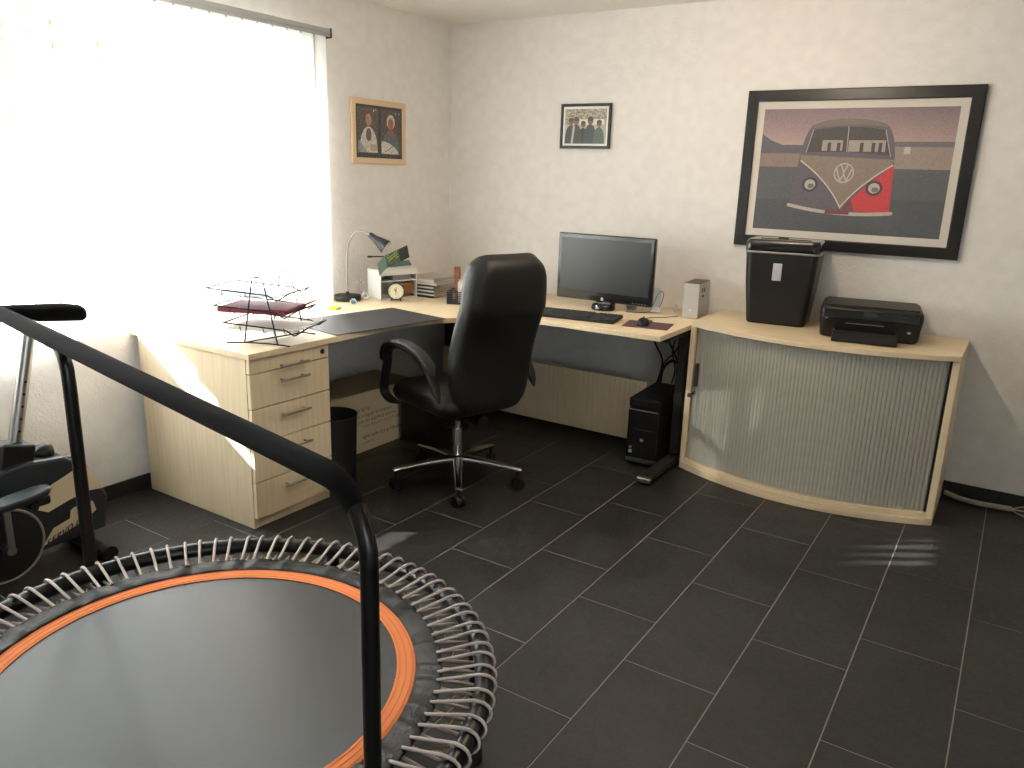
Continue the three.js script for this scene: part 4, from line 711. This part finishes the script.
{
  const t = thing('computer_mouse', 'black wired computer mouse on the purple mouse pad', 'mouse', [1.715, DY + 0.0034, 0.625], 20 * D);
  part('body', (() => { const R = []; for (let i = 0; i <= 10; i++) { const u = i / 10, z = -0.055 + 0.11 * u, w = 0.032 * Math.sqrt(Math.max(0.02, 1 - (2 * u - 1) ** 4)), h = 0.036 * Math.sin(Math.PI * (0.12 + 0.8 * u)) ** 0.8; R.push(Array.from({ length: 16 }, (_, k) => { const a = k / 16 * 2 * Math.PI; return V(w * Math.cos(a), Math.max(0.0005, 0.006 + (h - 0.006) * Math.sin(a)), z); })); } return loft(R); })(), M.black, t);
  part('wheel', at(cyl(0.01, 0.01, 0.006), 0, 0.028, -0.03, 0, 0, Math.PI / 2), M.greyDark, t);
  part('cord', tube([[0, 0.01, -0.053], [0.03, 0.004, -0.075], [0.04, 0.003, -0.11], [0.0, 0.003, -0.15], [0.03, 0.003, -0.21], [0.1, 0.003, -0.25], [0.165, 0.004, -0.3]], 0.002, 40, 6), M.black, t);
  shadow(t);
}
{
  const t = thing('external_speaker', 'small silver upright computer box beside the cabinet', 'speaker', [1.817, DY, 0.17], 4 * D);
  part('body', rbox(0.088, 0.186, 0.2, 0.006, 0, 0.0935, 0), std(0xb9b6b0, 0.38, { metalness: 0.35 }), t);
  part('top_panel', rbox(0.084, 0.004, 0.196, 0.0015, 0, 0.1885, 0), std(0x5a4a44, 0.5), t);
  for (const z of [0.05, 0.015]) part('socket', rbox(0.002, 0.022, 0.014, 0.0008, 0.0445, 0.15, z), M.blackMatt, t);
  part('socket', rbox(0.002, 0.012, 0.03, 0.0008, 0.0445, 0.118, 0.035), M.greyDark, t);
  part('badge', at(cyl(0.006, 0.006, 0.002), 0.0, 0.045, 0.1, Math.PI / 2), M.whitePlastic, t);
  shadow(t);
}
{
  const t = thing('cordless_phone', 'pale phone handset upright behind the monitor corner', 'phone', [1.6, DY, 0.2], 15 * D);
  part('cradle', rbox(0.06, 0.03, 0.06, 0.008, 0, 0.0155, 0), M.whitePlastic, t);
  part('handset', at(rbox(0.045, 0.11, 0.02, 0.007), 0, 0.08, -0.005, -0.15), std(0xb9c4cf, 0.4), t);
  part('cord', tube([[0.02, 0.02, 0.02], [0.04, 0.09, 0.01], [0.03, 0.12, 0.02], [0.01, 0.1, 0.03], [-0.02, 0.02, 0.04], [-0.05, 0.003, 0.06], [-0.15, 0.003, 0.09]], 0.0018, 50, 6), M.blackMatt, t);
  shadow(t);
  const c = thing('paper_cup', 'grey-blue cup standing behind the monitor stand', 'cup', [1.455, DY, 0.2]);
  part('body', lathe([[0, 0.002], [0.028, 0.001], [0.036, 0.07], [0.034, 0.07], [0.027, 0.006], [0, 0.006]], 32), std(0x94a3ab, 0.6), c); part('rim', at(new THREE.TorusGeometry(0.035, 0.0016, 8, 32), 0, 0.07, 0, Math.PI / 2), std(0xa9b5bb, 0.6), c); shadow(c);
  const p = tag(part('usb_stick', rbox(0.016, 0.045, 0.01, 0.002, 0, 0.0228, 0), M.whitePlastic), 'small pale stick standing between phone and silver box', 'usb stick'); p.position.set(1.69, DY, 0.13); shadow(p);
}

// ---------------------------------------------------------------- on the cabinet
{
  const t = thing('paper_shredder', 'black tapered paper shredder bin on top of the cabinet', 'paper shredder', [2.262, CY, 0.19], 5 * D);
  const sec = (w, d, r, y) => { const o = []; for (const [sx, sz, a0] of [[1, 1, 0], [-1, 1, 90], [-1, -1, 180], [1, -1, 270]]) for (let k = 0; k <= 4; k++) { const a = (a0 + 22.5 * k) * D; o.push(V(sx * (w / 2 - r) + r * Math.cos(a), y, sz * (d / 2 - r) + r * Math.sin(a))); } return o; };
  part('bin', loft([sec(0.275, 0.19, 0.03, 0.002), sec(0.285, 0.2, 0.032, 0.01), sec(0.325, 0.225, 0.035, 0.2), sec(0.345, 0.24, 0.036, 0.345), sec(0.348, 0.242, 0.036, 0.352)]), M.black, t);
  part('trim_band', loft([sec(0.352, 0.246, 0.036, 0.353), sec(0.356, 0.25, 0.036, 0.3545), sec(0.356, 0.25, 0.036, 0.3605), sec(0.352, 0.246, 0.036, 0.362)]), M.steel, t, 'thin silver trim band');
  const hd = part('cutting_head', loft([sec(0.352, 0.248, 0.036, 0.363), sec(0.356, 0.252, 0.036, 0.37), sec(0.354, 0.25, 0.036, 0.4), sec(0.335, 0.232, 0.034, 0.417), sec(0.325, 0.222, 0.032, 0.419)]), M.blackGloss, t);
  part('feed_slot', [rbox(0.24, 0.003, 0.012, 0.001, 0, 0.4195, 0.03), rbox(0.05, 0.006, 0.02, 0.002, -0.02, 0.421, -0.02)], M.blackMatt, hd);
  part('window', at(rbox(0.044, 0.085, 0.008, 0.014), -0.01, 0.265, 0.1175, 0.06), std(0xb3b0ba, 0.2), t, 'silver-grey upright window');
  shadow(t);
}
{
  const t = thing('inkjet_printer', 'black flat inkjet printer beside the shredder on the cabinet', 'printer', [2.70, CY, 0.245], 9 * D);
  const sec = (w, d, y, k = 0.02, off = 0) => [[-w / 2, d / 2 - k], [-w / 2 + k, d / 2], [w / 2 - k, d / 2], [w / 2, d / 2 - k], [w / 2, -d / 2], [-w / 2, -d / 2]].map(([x, z]) => V(x, y, z + off));
  part('body', loft([sec(0.40, 0.28, 0.002), sec(0.415, 0.30, 0.012), sec(0.435, 0.32, 0.11), sec(0.43, 0.315, 0.138), sec(0.415, 0.295, 0.145, 0.02, -0.008)]), M.black, t);
  part('scanner_lid', rbox(0.40, 0.008, 0.27, 0.003, 0, 0.148, -0.012), M.black, t);
  const pn = part('control_panel', at(rbox(0.40, 0.045, 0.008, 0.003), 0, 0.117, 0.158, -0.25), M.blackGloss, t);
  part('display', at(rbox(0.06, 0.02, 0.002, 0.001), -0.0, 0.12, 0.1625, -0.25), std(0x303438, 0.2), pn);
  for (let k = 0; k < 3; k++) part('button', at(rbox(0.02, 0.006, 0.002, 0.001), 0.14 + 0.012 * k - 0.012, 0.118, 0.1625, -0.25), M.greyDark, pn);
  part('power_button', at(cyl(0.008, 0.008, 0.003), -0.185, 0.095, 0.1585, Math.PI / 2), std(0x8fa7b8, 0.4), t);
  const tr = part('output_tray', [rbox(0.27, 0.01, 0.12, 0.003, -0.015, 0.008, 0.2), rbox(0.27, 0.05, 0.008, 0.003, -0.015, 0.03, 0.258), rbox(0.008, 0.045, 0.11, 0.003, -0.147, 0.027, 0.2), rbox(0.008, 0.045, 0.11, 0.003, 0.117, 0.027, 0.2)], M.black, t);
  part('tray_lip', rbox(0.16, 0.003, 0.01, 0.001, -0.02, 0.075, 0.165), M.steel, tr);
  part('badge', at(new THREE.CircleGeometry(0.009, 24), 0.165, 0.055, 0.1575), std(0xffffff, 0.4, { map: badge('#dcdcdc', '#3a3c3e') }), t, 'small round badge');
  shadow(t);
}

// ---------------------------------------------------------------- under the desk
{
  const t = thing('computer_tower', 'black desktop computer tower under the right end of the desk', 'computer', [1.73, 0, 0.385], 3 * D);
  part('case', rbox(0.165, 0.35, 0.38, 0.006, 0, 0.192, 0), M.black, t);
  part('front_panel', [rbox(0.167, 0.29, 0.02, 0.006, 0, 0.166, 0.196), rbox(0.167, 0.05, 0.024, 0.008, 0, 0.343, 0.193)], M.blackGloss, t);
  part('trim', rbox(0.155, 0.006, 0.003, 0.001, 0, 0.305, 0.2065), M.steel, t, 'thin silver trim strip');
  part('badge', at(new THREE.CircleGeometry(0.011, 24), 0.0, 0.145, 0.2068), std(0xffffff, 0.4, { map: badge('#c8c8c8', '#44474a') }), t, 'small round badge');
  part('drive_slot', rbox(0.12, 0.004, 0.002, 0.001, 0, 0.2, 0.2063), M.greyDark, t);
  part('sticker', rbox(0.018, 0.018, 0.001, 0.0004, -0.06, 0.075, 0.2063), std(0x9aa7b5, 0.4), t); part('sticker', rbox(0.018, 0.014, 0.001, 0.0004, -0.06, 0.098, 0.2063), std(0x5a6b80, 0.4), t);
  part('lower_bezel', rbox(0.172, 0.026, 0.032, 0.008, 0, 0.03, 0.196), M.greyDark, t);
  for (const [x, z] of [[-0.06, 0.15], [0.06, 0.15], [-0.06, -0.15], [0.06, -0.15]]) part('foot', cyl(0.012, 0.012, 0.018, x, 0.0095, z, 16), M.blackMatt, t);
  shadow(t);
  [['thick black cable looping from tower towards the desk leg', [[1.70, 0.378, 0.3], [1.70, 0.46, 0.27], [1.735, 0.51, 0.25], [1.78, 0.5, 0.26], [1.805, 0.43, 0.3], [1.81, 0.374, 0.33]], 0.008], ['black cable hanging in a curve from desk to tower', [[1.62, 0.73, 0.28], [1.61, 0.66, 0.27], [1.65, 0.58, 0.26], [1.69, 0.5, 0.26], [1.675, 0.374, 0.28]], 0.005], ['thin black cable hanging straight to the tower top', [[1.71, 0.73, 0.19], [1.73, 0.65, 0.19], [1.715, 0.55, 0.185], [1.74, 0.45, 0.19], [1.73, 0.374, 0.2]], 0.004], ['black cable crossing the others behind the tower', [[1.66, 0.73, 0.22], [1.7, 0.62, 0.22], [1.75, 0.53, 0.22], [1.79, 0.46, 0.235], [1.8, 0.374, 0.25]], 0.0045], ['thin black cable drooping close to the cabinet', [[1.78, 0.73, 0.22], [1.77, 0.66, 0.2], [1.74, 0.56, 0.2], [1.68, 0.48, 0.21], [1.665, 0.374, 0.23]], 0.004]].forEach(([l, p, r]) => shadow(tag(part('cable', tube(p, r, 40, 8), M.blackMatt), l, 'cable', 'cables above the computer tower')));
}
{
  const printed = canvasTex(1024, 512, (c, W, H) => {
    c.fillStyle = '#b9ab90'; c.fillRect(0, 0, W, H); let s = 5; const r = () => { s = (s * 1664525 + 1013904223) >>> 0; return s / 4294967296; };
    c.strokeStyle = '#4a4238'; c.lineWidth = 5;                      // illegible rows of small print
    const row = (y, x0, x1, hgt, col) => { c.fillStyle = col; for (let x = x0; x < x1;) { const w = 6 + r() * 10; c.fillRect(x, y - hgt * (0.6 + 0.4 * r()), w * 0.55, hgt * (0.6 + 0.4 * r())); x += w + (r() < 0.18 ? 14 : 3); } };
    row(150, 120, 520, 26, '#4c4438'); row(205, 200, 760, 24, '#5a5144'); row(255, 330, 800, 24, '#5a5144'); row(300, 430, 860, 24, '#a0603c'); row(400, 440, 880, 30, '#3c362e'); row(446, 440, 560, 20, '#5a5144');
  });
  const t = thing('cardboard_carton', 'printed beige cardboard carton on the floor under the desk', 'carton', [0.30, 0, 1.27], 0);
  part('box', [box(0.3, 0.325, 0.74, 0, 0.1635, 0)], std(0xb7a98e, 0.85), t);
  const f = new THREE.PlaneGeometry(0.74, 0.325); f.rotateY(Math.PI / 2); f.translate(0.1506, 0.1635, 0); part('printed_face', f, std(0xffffff, 0.85, { map: printed }), t, 'side with rows of small print');
  part('flap', [box(0.147, 0.004, 0.738, 0.0755, 0.328, 0), box(0.147, 0.004, 0.738, -0.0755, 0.328, 0)], std(0xb0a287, 0.85), t);
  shadow(t);
  const k = thing('subwoofer', 'black box speaker on the floor beside the carton', 'speaker', [0.58, 0, 0.86], 0);
  part('cabinet', rbox(0.2, 0.265, 0.38, 0.006, 0, 0.1405, 0), M.black, k); part('cone', at(lathe([[0, -0.02], [0.03, -0.022], [0.07, 0.0], [0.085, 0.006], [0.09, 0.0]], 32), 0.101, 0.145, 0, 0, 0, -Math.PI / 2), M.blackMatt, k); for (const z of [-0.15, 0.15]) for (const x of [-0.07, 0.07]) part('foot', cyl(0.014, 0.014, 0.01, x, 0.005, z, 14), M.blackMatt, k); shadow(k);
  const b = thing('waste_bin', 'black waste bin on the floor against the drawer pedestal', 'waste bin', [0.655, 0, 1.735]);
  part('body', lathe([[0, 0.002], [0.1, 0.002], [0.103, 0.006], [0.113, 0.345], [0.116, 0.35], [0.116, 0.355], [0.112, 0.355], [0.109, 0.345], [0.099, 0.008], [0, 0.007]], 40), M.blackMatt, b); part('rim', at(new THREE.TorusGeometry(0.1145, 0.003, 8, 40), 0, 0.354, 0, Math.PI / 2), M.black, b); shadow(b);
}
// spiral cable sleeve by the skirting
{
  const t = thing('cable_sleeve', 'pale spiral cable sleeve with loose wires along the back wall', 'cable', [0, 0, 0]);
  const P = [[3.128, 0.036, 0.075], [3.2, 0.022, 0.085], [3.28, 0.016, 0.08], [3.36, 0.016, 0.07], [3.41, 0.018, 0.066]], cv = new THREE.CatmullRomCurve3(P.map((p) => V(...p))), hel = [];
  for (let i = 0; i <= 600; i++) { const u = i / 600, p = cv.getPoint(u), tg = cv.getTangent(u), n = V(0, 1, 0).addScaledVector(tg, -tg.y).normalize(), b = V().crossVectors(tg, n), a = i * 0.42; hel.push(p.addScaledVector(n, 0.0105 * Math.cos(a)).addScaledVector(b, 0.0105 * Math.sin(a))); }
  part('spiral', new THREE.TubeGeometry(new THREE.CatmullRomCurve3(hel), 900, 0.0032, 5), std(0xb7ad9b, 0.6), t);
  part('core', tube(P, 0.009, 40, 8), std(0x9b9282, 0.7), t);
  for (const q of [[[3.41, 0.018, 0.066], [3.46, 0.035, 0.05], [3.56, 0.05, 0.035]], [[3.41, 0.016, 0.066], [3.47, 0.02, 0.066], [3.6, 0.015, 0.06]], [[3.41, 0.014, 0.068], [3.46, 0.006, 0.1], [3.56, 0.004, 0.14]], [[3.41, 0.016, 0.07], [3.45, 0.006, 0.085], [3.58, 0.004, 0.1]]]) part('wire', tube(q, 0.003, 20, 6), std(0xbdb4a4, 0.6), t);
  shadow(t);
}
// ceiling lamp over the room
{
  const L = [2.22, 2.16, 1.42], t = thing('ceiling_lamp', 'small round warm ceiling lamp above the room', 'lamp', [L[0], 0, L[2]]);
  part('canopy', lathe([[0, RH - 0.001], [0.06, RH - 0.001], [0.06, RH - 0.018], [0.02, RH - 0.03], [0, RH - 0.03]], 32), M.steel, t);
  part('rod', cyl(0.006, 0.006, RH - 0.03 - L[1] - 0.05, 0, (RH - 0.03 + L[1] + 0.05) / 2, 0, 12), M.steel, t);
  part('socket', cyl(0.02, 0.02, 0.03, 0, L[1] + 0.045, 0, 20), M.steel, t);
  part('bulb', at(new THREE.SphereGeometry(0.035, 24, 16), 0, L[1], 0), std(0xffffff, 0.5, { emissive: new THREE.Color().setRGB(1, 0.72, 0.42), emissiveIntensity: 6 }), t);
  shadow(t);
  const p = new THREE.PointLight(new THREE.Color().setRGB(1, 0.82, 0.62), 2.3, 0, 2); p.position.set(...L); p.castShadow = true; p.shadow.radius = 1.6; scene.add(p);
}
renderer.render(scene, camera);
